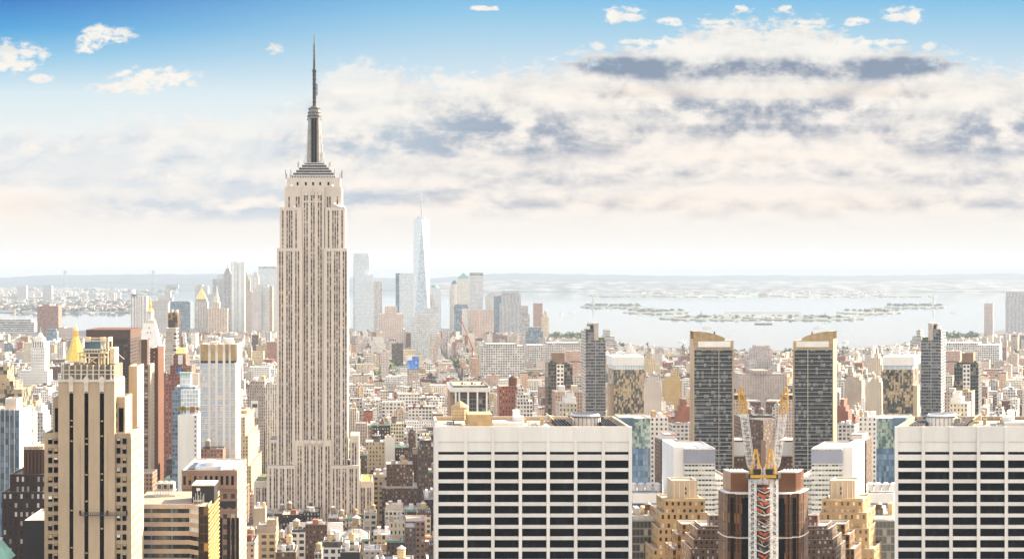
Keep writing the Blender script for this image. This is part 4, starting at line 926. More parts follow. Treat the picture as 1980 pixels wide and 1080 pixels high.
for G.mir in both:
    side = LR[G.mir]; half = T2('left of the cranes', 'right of the cranes')
    # mixed dark tower with taupe top
    t = tower('apartment_tower', T2('mixed dark glass and cream tower with blank taupe top near the centre', 'mixed dark glass and cream tower with blank taupe top, at far right'), 'apartment tower', 1430, 30, [(1060, 1107, 703), (1061, 1102, 700, 'setback', 'curtain_dark', 3), (1070, 1092, 682, 'penthouse', 'pinkgranite', 6)], 'curtain_dark', 2.6, 3.5, 'roof_tan', roofbits=False)
    slab(t, 'cream_bay', FC['loft_grey'], 1076, 1090, 704, 754, 1430, 1.2, -1.2, 3.2, 4.2)
    b = MB(2.6, 3.5); b.prism([(WX(1089.5, 1430), 1428), (WX(1108, 1430), 1428), (WX(1108, 1430), 1450), (WX(1089.5, 1430), 1450)], 0, WZ(736, 1430), 0, 1); b.build('slanted_bay', [FC['curtain_dark'], M['brown']], t)
    slab(t, 'roof_shrub', M['greenleaf'], 1064, 1069, 697, 703, 1432, 3)
    tower('office_block', T2('brown block behind white tower roof at centre', 'brown block behind white tower roof at far right') + ', crossed by a white stepped block', 'office block', 1390, 26, [(1073, 1126, 757)], 'punch_pink', 2.6, 3.2, 'roof_tan', 1)
    tower('office_block', T2('small cream block with white stepped top rising behind centre white tower', 'small cream block with white stepped top rising behind far right white tower'), 'office block', 1150, 20, [(1081, 1116, 779), (1092, 1114, 768, 'setback', 'white2'), (1096, 1110, 759, 'penthouse', 'white2')], 'punch_cream', 2.6, 3.4, 'roof_white', 1.5, roofbits=False)
    # tall slim glass tower
    D = 1500
    t = tower('glass_tower', T2('slim dark glass tower with white floor lines and angled top, left of mosaic glass tower', 'slim dark glass tower with white floor lines and angled top, right of mosaic glass tower'), 'apartment tower', D, 36, [(1133, 1171, 657)], 'slim', 2.4, 3.1, 'roof_grey', roofbits=False)
    slab(t, 'upper_floors', FC['slim'], 1133.2, 1156, 636, 657, D + 1, 16, 0, 2.4, 3.1); slab(t, 'core', M['brown'], 1139, 1149, 627, 640, D + 6, 16); slab(t, 'core_fin', M['coping'], 1148.5, 1157, 624, 658, D, 18, -.3)
    b = MB(); q = [(WX(1140, D), D + 4), (WX(1150, D), D + 4), (WX(1150, D), D + 16), (WX(1140, D), D + 16)]; b.prism(q, WZ(628, D), WZ(624.5, D), 0, 0, [q[0], q[1], q[2], q[3]]); b.build('angled_top', M['steel'], t)
    slab(t, 'tank', M['white2'], 1134, 1141, 630, 637, D + 3, 5); slab(t, 'roof_garden', M['greenleaf'], 1158, 1169, 652, 657, D + 4, 6)
    for k in range(38): slab(t, 'floor_slab', M['greymetal'], 1132.6, 1171.4, 661 + k * 6.05, 662.3 + k * 6.05, D, 1, -.6)
    slab(t, 'mullion', M['greymetal'], 1150.5, 1152.5, 657, 880, D, 1, -.8)
    b = MB(3, 3.1); b.wall((WX(1133, D) - .25, D + 36), (WX(1133, D) - .25, D), 0, WZ(640, D)); b.build('side_wall', FC['ribbon'], t)
    # stepped far block
    tower('office_block', T2('pale blue stepped office block by the river behind slim glass tower, centre', 'pale blue stepped office block by the river behind slim glass tower, far right'), 'office block', 4600, 90, [(1166, 1196, 668), (1168, 1192, 658), (1170, 1188, 650), (1172, 1180, 638)], 'ribbon', 6, 5, 'roof_grey', 4)
    # mirror mosaic tower
    D = 1130
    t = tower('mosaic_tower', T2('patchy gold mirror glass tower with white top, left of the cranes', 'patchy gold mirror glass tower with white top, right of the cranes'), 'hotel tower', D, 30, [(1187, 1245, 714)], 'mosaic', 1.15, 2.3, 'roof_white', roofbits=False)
    slab(t, 'crown_screen', M['white'], 1184, 1245.5, 689, 706, D, 30, -.5); slab(t, 'clear_storey', FC['curtain_pale'], 1187.5, 1244.5, 705.9, 714.5, D, 28, .3, 2, 6); slab(t, 'side_stack', M['tanbrick'], 1179, 1187, 745, 860, D, 12, 2)
    D = 930
    t = tower('mosaic_tower', T2('pale green and blue mirror glass block right of the centre white tower', 'pale green and blue mirror glass block touching the far right white tower'), 'office tower', D, 26, [(1200, 1257, 808)], 'mosaic_green', 1.1, 2.2, 'roof_white', roofbits=False)
    slab(t, 'lower_glass', FC['mosaic_blue'], 1200, 1257.2, 866, 1010, D, .5, -.4, 1.5, 3.4); slab(t, 'blue_screen', M['glassblue'], 1198, 1224, 806, 830, D, 4, -5)
    # curved top balcony tower
    D = 1160
    t = thing('balcony_tower', T2('dark balconied tower with tan curved top, left of the two cranes', 'dark balconied tower with tan curved top, right of the two cranes'), 'apartment tower', WX(1378, D), D) if not G.mir else thing('balcony_tower', 'dark balconied tower with tan curved top, right of the two cranes', 'apartment tower', WX(1378, D), D)
    b = MB(1.9, 2.95); b.box(WX(1342, D), WX(1417.5, D), D, D + 13, 0, WZ(664, D)); b.build('wall', [FC['balcony'], M['roof_tan']], t)
    b = MB(); b.box(WX(1340.4, D), WX(1342.3, D), D - .8, D + 13.5, 0, WZ(655, D)); b.build('end_wall', M['tanbrick'], t)
    pf = [(1340.4, 640), (1352, 640), (1366, 642), (1380, 645), (1392, 649), (1401, 653)]
    b = MB()
    for (a, ya), (c, yc) in zip(pf, pf[1:]):
        for m_, q in ((0, 0),):
            A, C, z0 = WX(a, D), WX(c, D), WZ(668, D)
            b.face([(A, D - 1, z0), (C, D - 1, z0), (C, D - 1, WZ(yc, D)), (A, D - 1, WZ(ya, D))]); b.face([(A, D - 1, WZ(ya, D)), (C, D - 1, WZ(yc, D)), (C, D + 12, WZ(yc, D)), (A, D + 12, WZ(ya, D))])
            b.face([(C, D + 12, z0), (A, D + 12, z0), (A, D + 12, WZ(ya, D)), (C, D + 12, WZ(yc, D))])
    b.face([(WX(1401, D), D - 1, WZ(668, D)), (WX(1401, D), D + 12, WZ(668, D)), (WX(1401, D), D + 12, WZ(653, D)), (WX(1401, D), D - 1, WZ(653, D))])
    b.build('curved_top', M['tanmetal'], t)
    slab(t, 'tan_storey', M['tanmetal'], 1341, 1418, 658, 675, D, 13, -.5); slab(t, 'white_screen', M['white2'], 1349, 1411.5, 659.5, 670.5, D, 3, -1.8); slab(t, 'finial', M['rust'], 1382, 1384, 641, 650, D, 2, 2)
    for k in range(36): slab(t, 'balcony', M['greymetal'], 1342.3, 1417.8 - (k % 2) * .4, 675 + k * 7.45, 676.2 + k * 7.45, D, 1.3, -1.25)
    slab(t, 'corner_pier', M['tanbrick'], 1415.4, 1418.6, 675, 960, D, 3, -1.4); slab(t, 'pier', M['coping'], 1389, 1390, 675, 960, D, 1, -1.3)
    claim(1335, 1419, D, 32, 660)
    # white slab with glazed front
    D = 860
    t = tower('office_tower', T2('white slab office with blue grey top and pale glazed front, left of cranes', 'white slab office with blue grey top and pale glazed front, right of cranes'), 'office tower', D, 36, [(1324, 1383, 866)], 'glazedwhite', 1.9, 2.75, 'roof_white', 1, roofbits=False)
    slab(t, 'top_screen', mat('blue grey metal screen', (.30, .33, .42), rough=.5, var=.06), 1323.5, 1383.3, 870, 895, D, 37, -.3); b = MB(); b.box(WX(1305, D), WX(1325, D), D + 3, D + 40, 0, WZ(864, D)); b.build('white_end', M['white'], t)
    slab(t, 'roof_tank', M['steel'], 1352, 1376, 864, 867, D + 6, 16)
    tower('office_block', T2('lower white office block with window bands left of copper brown tower', 'lower white office block with window bands right of copper brown tower'), 'office block', 890, 40, [(1380, 1412, 924), (1383, 1408, 921, 'setback', 'white2', 6)], 'glazedwhite', 1.9, 2.75, 'roof_tan', 1, roofbits=False)
    # cooling towers
    D = 870
    t = tower('plant_block', T2('white walled plant block with four round cooling units, left of cranes', 'white walled plant block with four round cooling units, right of cranes'), 'building', D, 34, [(1224, 1282, 972), (1224, 1279, 953, 'screen_wall', 'white', 1.0)], 'mosaic_blue', 2.4, 4, 'roof_grey', 1, roofbits=False)
    for k in range(4):
        b = MB(); b.cyl(WX(1232 + k * 15.5, D), D + 14, 2.1, WZ(954, D), WZ(941.5, D), 10); b.cyl(WX(1232 + k * 15.5, D), D + 14, 2.3, WZ(941.5, D), WZ(938.5, D), 10, r2=1.2); b.build('cooling_unit', M['roof_white'], t)
    t = tower('office_block', T2('dark curved glass block below plant block, left of cranes', 'dark curved glass block below plant block, right of cranes'), 'office block', 720, 26, [(1222, 1268, 1006), (1224, 1266, 996, 'setback', 'steel')], 'curtain_dark', 2, 3.6, 'roof_grey', 2)
    water_tank(WX(1254, 728), 730, WZ(994, 728), 1.5, 2.6, M['rust'], M['cone'], t, 2.2)
    # buff deco ziggurat
    D = 700
    t = tower('deco_ziggurat', T2('buff deco ziggurat block with blank stone top, left of cranes', 'buff deco ziggurat block with blank stone top, right of cranes'), 'office block', D, 32,
        [(1262, 1372, 1060, 'wall', 'deco', 0), (1272, 1370, 1020, 'setback', 'deco', 2), (1276, 1368, 990, 'setback', 'deco', 4), (1284, 1363, 966, 'setback', 'deco', 6), (1299, 1348, 928, 'stone_top', 'tanbrick', 10)], 'deco', 2.7, 3.5, 'roof_tan', roofbits=False)
    slab(t, 'cornice', M['tanmetal'], 1283.5, 1363.5, 963, 968, D + 6, 1, -.3)
    for k in range(5): slab(t, 'pilaster', M['ornament'], 1303 + k * 10, 1304.2 + k * 10, 931, 964, D + 10, .6, -.4)
    for y in (941, 950): slab(t, 'top_window', M['blackmat'], 1323, 1327, y, y + 5, D + 10, .5, -.3)
    t = tower('deco_block', T2('golden brown stepped block before the buff ziggurat, left of cranes', 'golden brown stepped block before the buff ziggurat, right of cranes'), 'office block', 640, 16, [(1300, 1366, 1060), (1309, 1362, 1032, 'setback', 'golddeco', 2), (1318, 1356, 1012, 'setback', 'golddeco', 3)], 'golddeco', 1.9, 3.2, 'roof_white', 2, roofbits=False)
    t = tower('deco_block', T2('brown stepped office block with penthouse beside copper brown tower, left', 'brown stepped office block with penthouse beside copper brown tower, right'), 'office block', 610, 20, [(1336, 1402, 1060), (1341, 1402, 1042, 'setback', 'deco_brown', 1), (1348, 1402, 1022, 'setback', 'deco_brown', 2), (1356, 1402, 1016, 'setback', 'deco_brown', 3), (1371, 1399, 995, 'penthouse', 'punch_brown', 8)], 'deco_brown', 2.0, 2.4, 'roof_grey', 1, roofbits=False)
    # copper brown faceted tower
    D = 560
    t = thing('copper_tower', T2('copper brown faceted tower with white trimmed setbacks, left of the netted core', 'copper brown faceted tower with white trimmed setbacks, right of the netted core'), 'office tower', WX(1425, D), D)
    X_ = lambda p: WX(p, D)
    def facet(y0, y1, ins, nm, m_):
        b = MB(1.2, 3.6); pl = [(X_(1404 + ins), D + 6), (X_(1409 + ins), D + 2), (X_(1420), D + 2 - (0 if ins else .4)), (X_(1424), D), (X_(1452), D), (X_(1452), D + 13), (X_(1404 + ins), D + 13)]
        b.prism(pl, WZ(y1, D) if y1 < 1085 else 0, WZ(y0, D)); return b.build(nm, [FC.get(m_) or M[m_], M['roof_tan']], t), pl
    _, pl = facet(954, 1090, 0, 'wall', 'copper_wall')
    for y in (953, 1038):
        b = MB(); c = (X_(1430), D + 6); pl2 = [(c[0] + (x - c[0]) * 1.03, c[1] + (y_ - c[1]) * 1.04) for x, y_ in pl]; b.prism(pl2, WZ(y + 1.6, D), WZ(y, D)); b.build('trim', M['white2'], t)
    for a, c in ((1414.5, 1422), (1435, 1448)): slab(t, 'dark_bay', M['black'], a, c, 962, 1035, D, .6, -.3 if a > 1424 else 1.3); slab(t, 'dark_bay', M['black'], a, c, 1042, 1090, D, .6, -.3 if a > 1424 else 1.3)
    b = MB(1.2, 4); b.prism([(X_(1413), D + 8), (X_(1418), D + 4), (X_(1452), D + 4), (X_(1452), D + 13), (X_(1413), D + 13)], WZ(955, D), WZ(914, D)); b.build('penthouse', [M['copperbrown'], M['roof_grey']], t)
    b = MB(); b.prism([(X_(1412.5), D + 7.6), (X_(1417.5), D + 3.6), (X_(1452.5), D + 3.6), (X_(1452.5), D + 5), (X_(1412.5), D + 9)], WZ(916, D), WZ(913.4, D)); b.prism([(X_(1413), D + 8), (X_(1418), D + 4.2), (X_(1452), D + 4.2), (X_(1452), D + 8), (X_(1413), D + 12)], WZ(931, D), WZ(930, D)); b.build('parapet', M['ornament'], t)
    b = MB()
    for k in range(5): b.bar((X_(1419 + k * 7), D + 7, WZ(913, D)), (X_(1419 + k * 7), D + 7, WZ(908.5, D)), .25)
    b.bar((X_(1416), D + 7, WZ(908.5, D)), (X_(1452), D + 7, WZ(908.5, D)), .3); b.build('roof_rail', M['blackmat'], t)
    slab(t, 'side_roof', M['brown'], 1408, 1416, 940, 954, D + 8, 8)
    claim(1402, 1450, D, 36, 954)
    # setback block behind crane
    tower('office_block', T2('brown stepped block with dark cap behind left crane jib', 'brown stepped block with dark cap behind right crane jib'), 'office block', 1500, 30, [(1417, 1458, 812), (1417, 1452, 790), (1417, 1444, 772), (1418, 1442, 763, 'cap', 'blackmat')], 'punch_pink', 2.6, 3.4, 'roof_tan', 1, roofbits=False)
    tower('office_block', T2('grey block with white penthouse and tan water tanks beside left crane mast', 'grey block with white penthouse and tan water tanks beside right crane mast'), 'office block', 1180, 24, [(1417, 1446, 850), (1419, 1440, 880, 'setback', 'roof_white', -3)], 'punch_brown', 3, 3.4, 'roof_white', 1)
    tower('hotel_block', T2('grey block with a red trimmed roof, left of the cranes', 'grey block with a red trimmed roof, right of the cranes'), 'hotel', 1250, 26, [(1277, 1311, 850), (1284, 1306, 841, 'setback', 'roof_white'), (1285, 1307, 839, 'red_trim', 'orange', 1.5)], 'deco_brown', 2.4, 3.2, 'roof_grey', 1, roofbits=False)
    tower('apartment_block', T2('plain red brick stepped block left of the left balconied tower', 'plain red brick stepped block right of the right balconied tower'), 'apartment block', 1750, 24, [(1312, 1338, 794), (1317, 1334, 785), (1320, 1327, 771)], 'brick', 3, 3.4, 'roof_tan', 1, roofbits=False)
    tower('loft_block', T2('white loft block with large windows right of green mirror block', 'white loft block with large windows left of right green mirror block'), 'loft block', 1340, 24, [(1257, 1292, 806)], 'punch_white', 4.2, 4.2, 'roof_white', 1)
    tower('apartment_block', T2('tall tan brick apartment block between mosaic and balconied towers, left half', 'tall tan brick apartment block between mosaic and balconied towers, right half'), 'apartment block', 2300, 26, [(1286, 1318, 735), (1290, 1316, 728), (1302, 1312, 719)], 'punch_tan', 3.2, 3.4, 'roof_tan', 1)
    tower('apartment_block', T2('sunlit cream apartment block with roof terrace right of the left mosaic tower', 'sunlit cream apartment block with roof terrace left of the right mosaic tower'), 'apartment block', 2050, 24, [(1247, 1279, 745), (1248, 1277, 738), (1252, 1268, 732)], 'punch_cream', 3.2, 3.4, 'roof_tan', 1)
    tower('apartment_block', T2('pale stepped apartment house rising alone beyond the left mosaic tower', 'pale stepped apartment house rising alone beyond the right mosaic tower'), 'apartment block', 3300, 36, [(1246, 1274, 705), (1250, 1268, 692), (1254, 1262, 684)], 'punch_cream', 4, 4, 'roof_tan', 1)
    # cranes
    D = 545
    t = thing('tower_crane', T2('luffing tower crane with white mast and yellow jib tip, left of the pair', 'luffing tower crane with white mast and yellow jib tip, right of the pair'), 'crane', WX(1455, D), D)
    cx = WX(1455, D); h = 1.05
    b = MB(); zs = [WZ(1090 - k * 9.2, D) for k in range(19)]
    for k in range(18):
        for sx_, sy_ in ((-1, -1), (1, -1), (1, 1), (-1, 1)): b.bar((cx + sx_ * h, D + sy_ * h, zs[k]), (cx + sx_ * h, D + sy_ * h, zs[k + 1]), .26)
        for y_ in (D - h, D + h): b.bar((cx - h, y_, zs[k]), (cx + h, y_, zs[k]), .15); s_ = 1 if k % 2 else -1; b.bar((cx - h * s_, y_, zs[k]), (cx + h * s_, y_, zs[k + 1]), .15)
        for x_ in (cx - h, cx + h): s_ = 1 if k % 2 else -1; b.bar((x_, D - h * s_, zs[k]), (x_, D + h * s_, zs[k + 1]), .13)
    b.build('mast', M['crane_white'], t)
    b = MB(); z = WZ(924, D); b.solid(cx - 1.9, cx + 2.4, D - 1.9, D + 1.9, z, WZ(915, D)); b.solid(cx + .2, cx + 2.6, D - 1.8, D - .2, WZ(915, D), WZ(905, D)); b.build('slewing_cab', M['blackmat'], t)
    b = MB(); b.solid(cx - 1.2, cx + 3.2, D - 2.0, D - 1.9, WZ(922, D), WZ(916, D)); b.solid(cx + 1.6, cx + 3.2, D + .2, D + 1.8, WZ(915, D), WZ(908, D)); b.build('machinery_deck', M['crane_yellow'], t)
    b = MB(); ax, az = WX(1463.5, D), WZ(868, D)
    for y_ in (D - 1, D + 1): b.bar((cx - .6, y_, WZ(915, D)), (ax - .6, D, az), .45); b.bar((cx + 2.8, y_, WZ(912, D)), (ax, D, az), .45)
    for k in range(4): q = k / 4; b.bar((cx - .6 + (ax - cx) * q, D - 1 + q, WZ(915, D) + (az - WZ(915, D)) * q), (cx + 2.8 + (ax - cx - 2.8) * (q + .2), D - 1 + q, WZ(912, D) + (az - WZ(912, D)) * (q + .2)), .25)
    b.build('a_frame', M['crane_yellow'], t)
    p0, p1 = (WX(1453, D), WZ(908, D)), (WX(1431.5, D), WZ(748, D)); bw, by = MB(), MB(); n = 22
    def pt(k, a, c):
        q = k / n; w_ = 1.15 * (1 if q < .85 else 1 - (q - .85) / .15 * .75) * (1 if q > .06 else .3 + q / .06 * .7)
        return (p0[0] + (p1[0] - p0[0]) * q + a * w_, D + c * w_ * .9, p0[1] + (p1[1] - p0[1]) * q)
    for k in range(n):
        b = by if k >= n * .66 else bw
        for a, c in ((-1, -1), (1, -1), (1, 1), (-1, 1)): b.bar(pt(k, a, c), pt(k + 1, a, c), .22 if b is bw else .26)
        s_ = 1 if k % 2 else -1
        for c in (-1, 1): b.bar(pt(k, -s_, c), pt(k + 1, s_, c), .13); b.bar(pt(k, -1, c), pt(k, 1, c), .11)
    o = bw.build('jib', M['crane_white'], t); by.build('jib_tip', M['crane_yellow'], o)
    b = MB(); b.bar((ax, D, az), pt(n - 1, 0, 0), .10); b.bar(pt(n, 0, 0), (pt(n, 0, 0)[0] + .3, D, WZ(800, D)), .1); b.bar((pt(n, 0, 0)[0] + .3, D, WZ(800, D)), (pt(n, 0, 0)[0] + .3, D, WZ(797, D)), .5); b.build('cable', M['steeldark'], t)
G.mir = False
# netted core between the cranes
D = 552
t = thing('netted_core', 'unfinished building core with orange netting and zigzag steel between the two crane masts', 'construction site', WX(1476, D), D + 2)
X_ = lambda p: WX(p, D + 2); Z = lambda p: WZ(p, D + 2)
b = MB(2, 3.4); b.box(X_(1463), X_(1489), D + 4, D + 16, 0, Z(935)); b.build('core_wall', [M['steeldark'], M['roof_grey']], t)
rn = random.Random(15)
for k in range(21):
    y = 936 + k * 7.3
    b = MB(); b.solid(X_(1462), X_(1490), D + 1.5, D + 4, Z(y + .9), Z(y)); b.build('floor_deck', M[rn.choice(['coping', 'rust', 'steeldark', 'blackmat'])], t)
    mm = rn.choice(['orange', 'blackmat', 'steeldark', 'orange', 'rust', 'roof_white']); d0 = rn.uniform(4, 8); w0 = rn.uniform(9, 14); th = rn.uniform(3, 6.5)
    for sg in (-1, 1):
        c = 1476; b = MB()
        for q in range(3):
            if rn.random() < .25: continue
            u0, u1 = q / 3, (q + .85) / 3; xa, xb = c + sg * w0 * (1 - u0), c + sg * w0 * (1 - u1); ya, yb = y + d0 * u0, y + d0 * u1; da, db = D + 1.2 - u0, D + 1.2 - u1
            b.face([(X_(xa), da, Z(ya)), (X_(xb), db, Z(yb)), (X_(xb), db, Z(yb + th)), (X_(xa), da, Z(ya + th))][::sg]); b.face([(X_(xa), da + .2, Z(ya)), (X_(xa), da + .2, Z(ya + th)), (X_(xb), db + .2, Z(yb + th)), (X_(xb), db + .2, Z(yb))][::sg])
        if k % 4 != 3: b.build('netting', M[mm], t)
        if k % 2: b = MB(); b.bar((X_(c + sg * 13), D + .9, Z(y + 2)), (X_(c), D - .1, Z(y + 2 + d0)), .22); b.build('brace', M['crane_white' if k % 3 else 'steel'], t)
    if k % 2: b = MB(); b.bar((X_(1476 - 12 + rn.random() * 24), D + 1, Z(y + 7)), (X_(1476 - 10 + rn.random() * 20), D + .6, Z(y - 3)), .2); b.build('prop', M['framecream'], t)
b = MB()
for sg in (-1, 1):
    for q in range(5): b.bar((X_(1476 + sg * (3 + q * 1.5)), D + 3, Z(936)), (X_(1476 + sg * (2 + q * 2)), D + 3, Z(905 - q * 4 % 9)), .3)
b.bar((X_(1466), D + 3, Z(920)), (X_(1486), D + 3, Z(920)), .35); b.bar((X_(1468), D + 3, Z(911)), (X_(1484), D + 3, Z(911)), .3); b.build('reinforcement', M['crane_white'], t)
claim(1462, 1490, D, 18, 935)
# wedge fronted grey block and brick landmark on the centre line
D = 1320
t = thing('wedge_block', 'grey brown wedge fronted block with pointed bay standing between the crane jibs', 'office block', WX(1476, D), D)
X_ = lambda p: WX(p, D)
b = MB(2.8, 3.6); b.prism([(X_(1448), D + 18), (X_(1476), D), (X_(1504), D + 18), (X_(1504), D + 60), (X_(1448), D + 60)], 0, WZ(812, D)); b.build('wall', [FC['deco_brown'], M['roof_black']], t)
slab(t, 'prow', M['pinkgranite'], 1472, 1480, 850, 960, D, 2, -1.2); slab(t, 'roof_room', M['roof_black'], 1458, 1494, 803, 812, D + 26, 18)
for p in (1464, 1488): water_tank(X_(p), D + 30, WZ(812, D), 2.4, 4.2, None, None, t, 3)
claim(1448, 1504, D, 60, 812)
tower('brick_landmark', 'broad brick apartment landmark with stepped tower top on the centre line beyond cranes', 'apartment building', 2450, 50, [(1430, 1522, 722), (1458, 1494, 716, 'setback', 'punch_tan', -3)], 'punch_pink', 4, 4.2, 'roof_tan', 2, roofbits=False)
tower('brick_landmark', 'brown stepped brick tower by the river on the centre line', 'apartment building', 3600, 60, [(1420, 1532, 694), (1448, 1504, 687), (1458, 1494, 674), (1463, 1489, 668)], 'punch_pink', 4, 4.2, 'roof_tan', 3, roofbits=False)

# ---- far downtown cluster and river edge
def far(name, label, D, tiers, m, cat='office tower', roof='roof_white', dep=None, bay=5, flr=5, inset=3, rb=False, group=None):
    w = WX(tiers[0][1], D) - WX(tiers[0][0], D)
    return tower(name, label, cat, D, dep or max(20, min(60, w * .8)), tiers, m, bay, flr, roof, inset, roofbits=rb, group=group)
t = far('ribbed_tower', 'tall windowless white ribbed tower with dark louvres, left of the white campanile spire', 5300, [(253, 283, 572), (253, 258, 560, 'stair_tower', 'white2', 0), (268, 283, 561, 'shaft', 'white2', 6)], 'piers_white')
for k in range(5): slab(t, 'fin', M['white2'], 256 + k * 5, 258 + k * 5, 572, 655, 5300, 3, -3)
slab(t, 'louvre', M['steeldark'], 254, 264, 568, 576, 5300, 1, -.8)
far('office_slab', 'pale grey windowless slab just right of the white campanile lantern', 5100, [(294, 325, 581), (306, 334, 575, 'penthouse', 'honey', 10)], 'honey')
far('glass_tower', 'blue green glass tower alone by the river above the pale slab', 6400, [(319, 330, 556), (330, 345, 550), (321, 341, 560)], 'far_grey')
far('glass_slab', 'banded blue glass slab with mauve end left of the pyramid topped court tower', 5600, [(328, 368, 584), (330, 366, 582)], 'curtain_blue')
far('glass_tower', 'dark blue glass tower cut off at an angle, left of the ribbed dark towers', 6300, [(377, 402, 553), (379, 392, 551)], 'far_grey')
far('office_tower', 'dark blue grey block peering over the pyramid court tower shoulder', 5900, [(398, 413, 568)], 'far_grey')
t = far('court_tower', 'white square tower with golden pyramid top in the far cluster', 4950, [(366, 408, 635), (376, 401, 582), (378, 399, 578)], 'piers_white', cat='tower')
spire(t, 'roof', M['goldpale'], 388.5, 21, 556, 578, 4950, 17); spire(t, 'finial', M['gold'], 388.5, 2.5, 552, 557, 4950, 17)
t = far('municipal_tower', 'broad cream civic tower with wedding cake lantern and statue finial', 4900, [(400, 440, 596), (411, 424, 584, 'setback', 'piers_cream', 8), (413.5, 421.5, 574, 'lantern', 'ornament', 10)], 'piers_cream', cat='tower')
spire(t, 'spire', M['ornament'], 417.5, 6, 552, 574, 4900, 26, 8, 1)
far('office_tower', 'dark ribbed tower with white crown dots in the far cluster', 6200, [(411, 432, 539), (420, 432, 531, 'penthouse', 'far_grey', 6)], 'piers_grey')
t = far('gothic_tower', 'grey gothic tower with steep spire left of the twisted steel twin shafts', 5800, [(432, 448, 530), (434, 446, 524), (436.5, 443.5, 519)], 'piers_grey', cat='tower'); spire(t, 'spire', M['steel'], 440, 6, 510, 519, 5800, 14, 4, .5)
t = far('twisted_tower', 'tallest shiny steel twin shaft apartment tower in the far cluster', 5050, [(447, 459, 507), (447.5, 458.5, 506)], 'curtain_pale', cat='apartment tower', bay=3, flr=4)
b = MB(3, 4); D = 5050; b.pbox(WX(460.5, D), WX(473, D), D + 3, D + 26, 0, WZ(506.5, D)); b.build('second_shaft', [FC['curtain_pale'], M['roof_white']], t); slab(t, 'bay', M['white2'], 462, 466, 507, 640, D, 3, 1); slab(t, 'bay', M['white2'], 449, 452, 507, 640, D, 3, -2)
far('office_tower', 'slim cream stepped tower right of the shiny twin shafts', 5700, [(474, 484, 540), (474, 481, 533), (474, 478, 527)], 'piers_cream')
far('office_slab', 'wide white gridded slab just left of the limestone skyscraper', 6000, [(499, 536, 519), (500, 535, 515, 'crown', 'piers_grey', 1)], 'curtain_pale')
far('office_tower', 'narrow white tower before the wide white gridded slab', 5850, [(489, 500, 532), (491, 498, 526)], 'punch_white')
t = far('office_slab', 'dark blue slab with cream end and pale dotted front block', 5000, [(492, 521, 556), (497, 518, 550, 'penthouse', 'far_grey', 8)], 'far_grey'); slab(t, 'dotted_front', FC['honey'], 487, 506, 564, 640, 5000, 10, -12, 4, 4); slab(t, 'end_wall', M['tanbrick'], 521, 527, 553, 640, 5000, 40)
far('office_tower', 'mauve brown tower between twin shafts and dark blue slab', 5500, [(472, 487, 562)], 'far_pink')
far('apartment_slab', 'huge reddish slab apartment tower at far left by the river', 5600, [(72, 113, 591), (83, 96, 587, 'penthouse', 'punch_brick', 8)], 'piers_rust', cat='apartment tower')
far('office_tower', 'teal glazed building with white frame right below the reddish slab', 4300, [(90, 110, 640), (92, 108, 636)], 'curtain_blue')
far('apartment_slab', 'tan slab pair beside the reddish slab tower', 5200, [(113, 140, 634), (113, 124, 632), (131, 139, 634)], 'far_pink', cat='apartment tower')
for px in (33, 82): far('apartment_block', ('grey block', 'grey block')[px > 40] + (' on the far shore, left of the near identical pair', ' on the far shore, right of the near identical pair')[px > 40], 14500, [(px, px + 18, 552)], 'punch_grey', cat='apartment block', group='twin blocks on the far shore', dep=60)
tower('pier_shed', 'long pale riverside shed at the far left below the wooded shore', 'shed', 6420, 60, [(-30, 66, 622), (-30, 60, 617)], 'ribbon', 8, 8, 'roof_white', 4, roofbits=False)
D = 3300; t = thing('tower_crane', 'thin orange crane jib leaning over mid city roofs by the blue stepped tower', 'crane', WX(913, D), D)
b = MB(); b.bar((WX(913, D), D, 0), (WX(913, D), D, WZ(672, D)), 2.2); b.build('mast', M['orange'], t); b = MB(); b.bar((WX(915, D), D, WZ(676, D)), (WX(889, D), D, WZ(612, D)), 1.8); b.build('jib', M['orange'], t)
# middle cluster
t = far('glass_tower', 'tall pale mirror glass tower right against the limestone skyscraper', 5500, [(683, 714, 497), (684, 713, 490)], 'curtain_pale', dep=50); slab(t, 'lower_block', FC['curtain_pale'], 686, 722, 531, 650, 5500, 30, -14, 4, 5)
far('office_tower', 'pale grey tower with dark attic openings right of the tall mirror glass tower', 5900, [(722, 739, 547), (723, 738, 544)], 'piers_white')
t = far('glass_tower', 'broad grey glass box left of the tapered glass tower', 5150, [(772, 804, 530), (773, 803, 528)], 'curtain_pale', dep=60); slab(t, 'dark_flank', FC['curtain_blue'], 765, 773, 528, 640, 5150, 40, 2)
# tapered tower: square base turning into a rotated square top
D = 4800; t = thing('tapered_tower', 'tapered glass tower with chamfered faces and tall mast, second tallest in view', 'skyscraper', WX(816, D), D)
cx, cy, r = WX(815.5, D), D + 27, 26.0; z0, z1 = 40.0, WZ(424, D); Bq = [(cx - r, cy - r), (cx + r, cy - r), (cx + r, cy + r), (cx - r, cy + r)]; Tq = [(cx, cy - r), (cx + r, cy), (cx, cy + r), (cx - r, cy)]
b = MB(3, 5); b.prism(Bq, 0, z0, 0, None)
for k in range(4):
    j = (k + 1) % 4
    b.face([(*Bq[k], z0), (*Bq[j], z0), (*Tq[k], z1)], 0, [(0, 0), (16, 0), (8, 90)]); b.face([(*Bq[j], z0), (*Tq[j], z1), (*Tq[k], z1)], 1, [(8, 0), (16, 90), (0, 90)])
b.face([(*p, z1) for p in Tq], 1); b.build('wall', [FC['curtain_sky'], FC['curtain_lit']], t)
b = MB(); b.cyl(cx, cy, 18, z1, z1 + 3, 20); b.cyl(cx, cy, 14, z1 + 3, WZ(418.5, D), 20); b.build('ring', M['steel'], t)
b = MB(); b.cyl(cx, cy, 2.2, WZ(419, D), WZ(395, D), 8, r2=1.7); b.cyl(cx, cy, 1.5, WZ(395, D), WZ(364, D), 8, r2=.5)
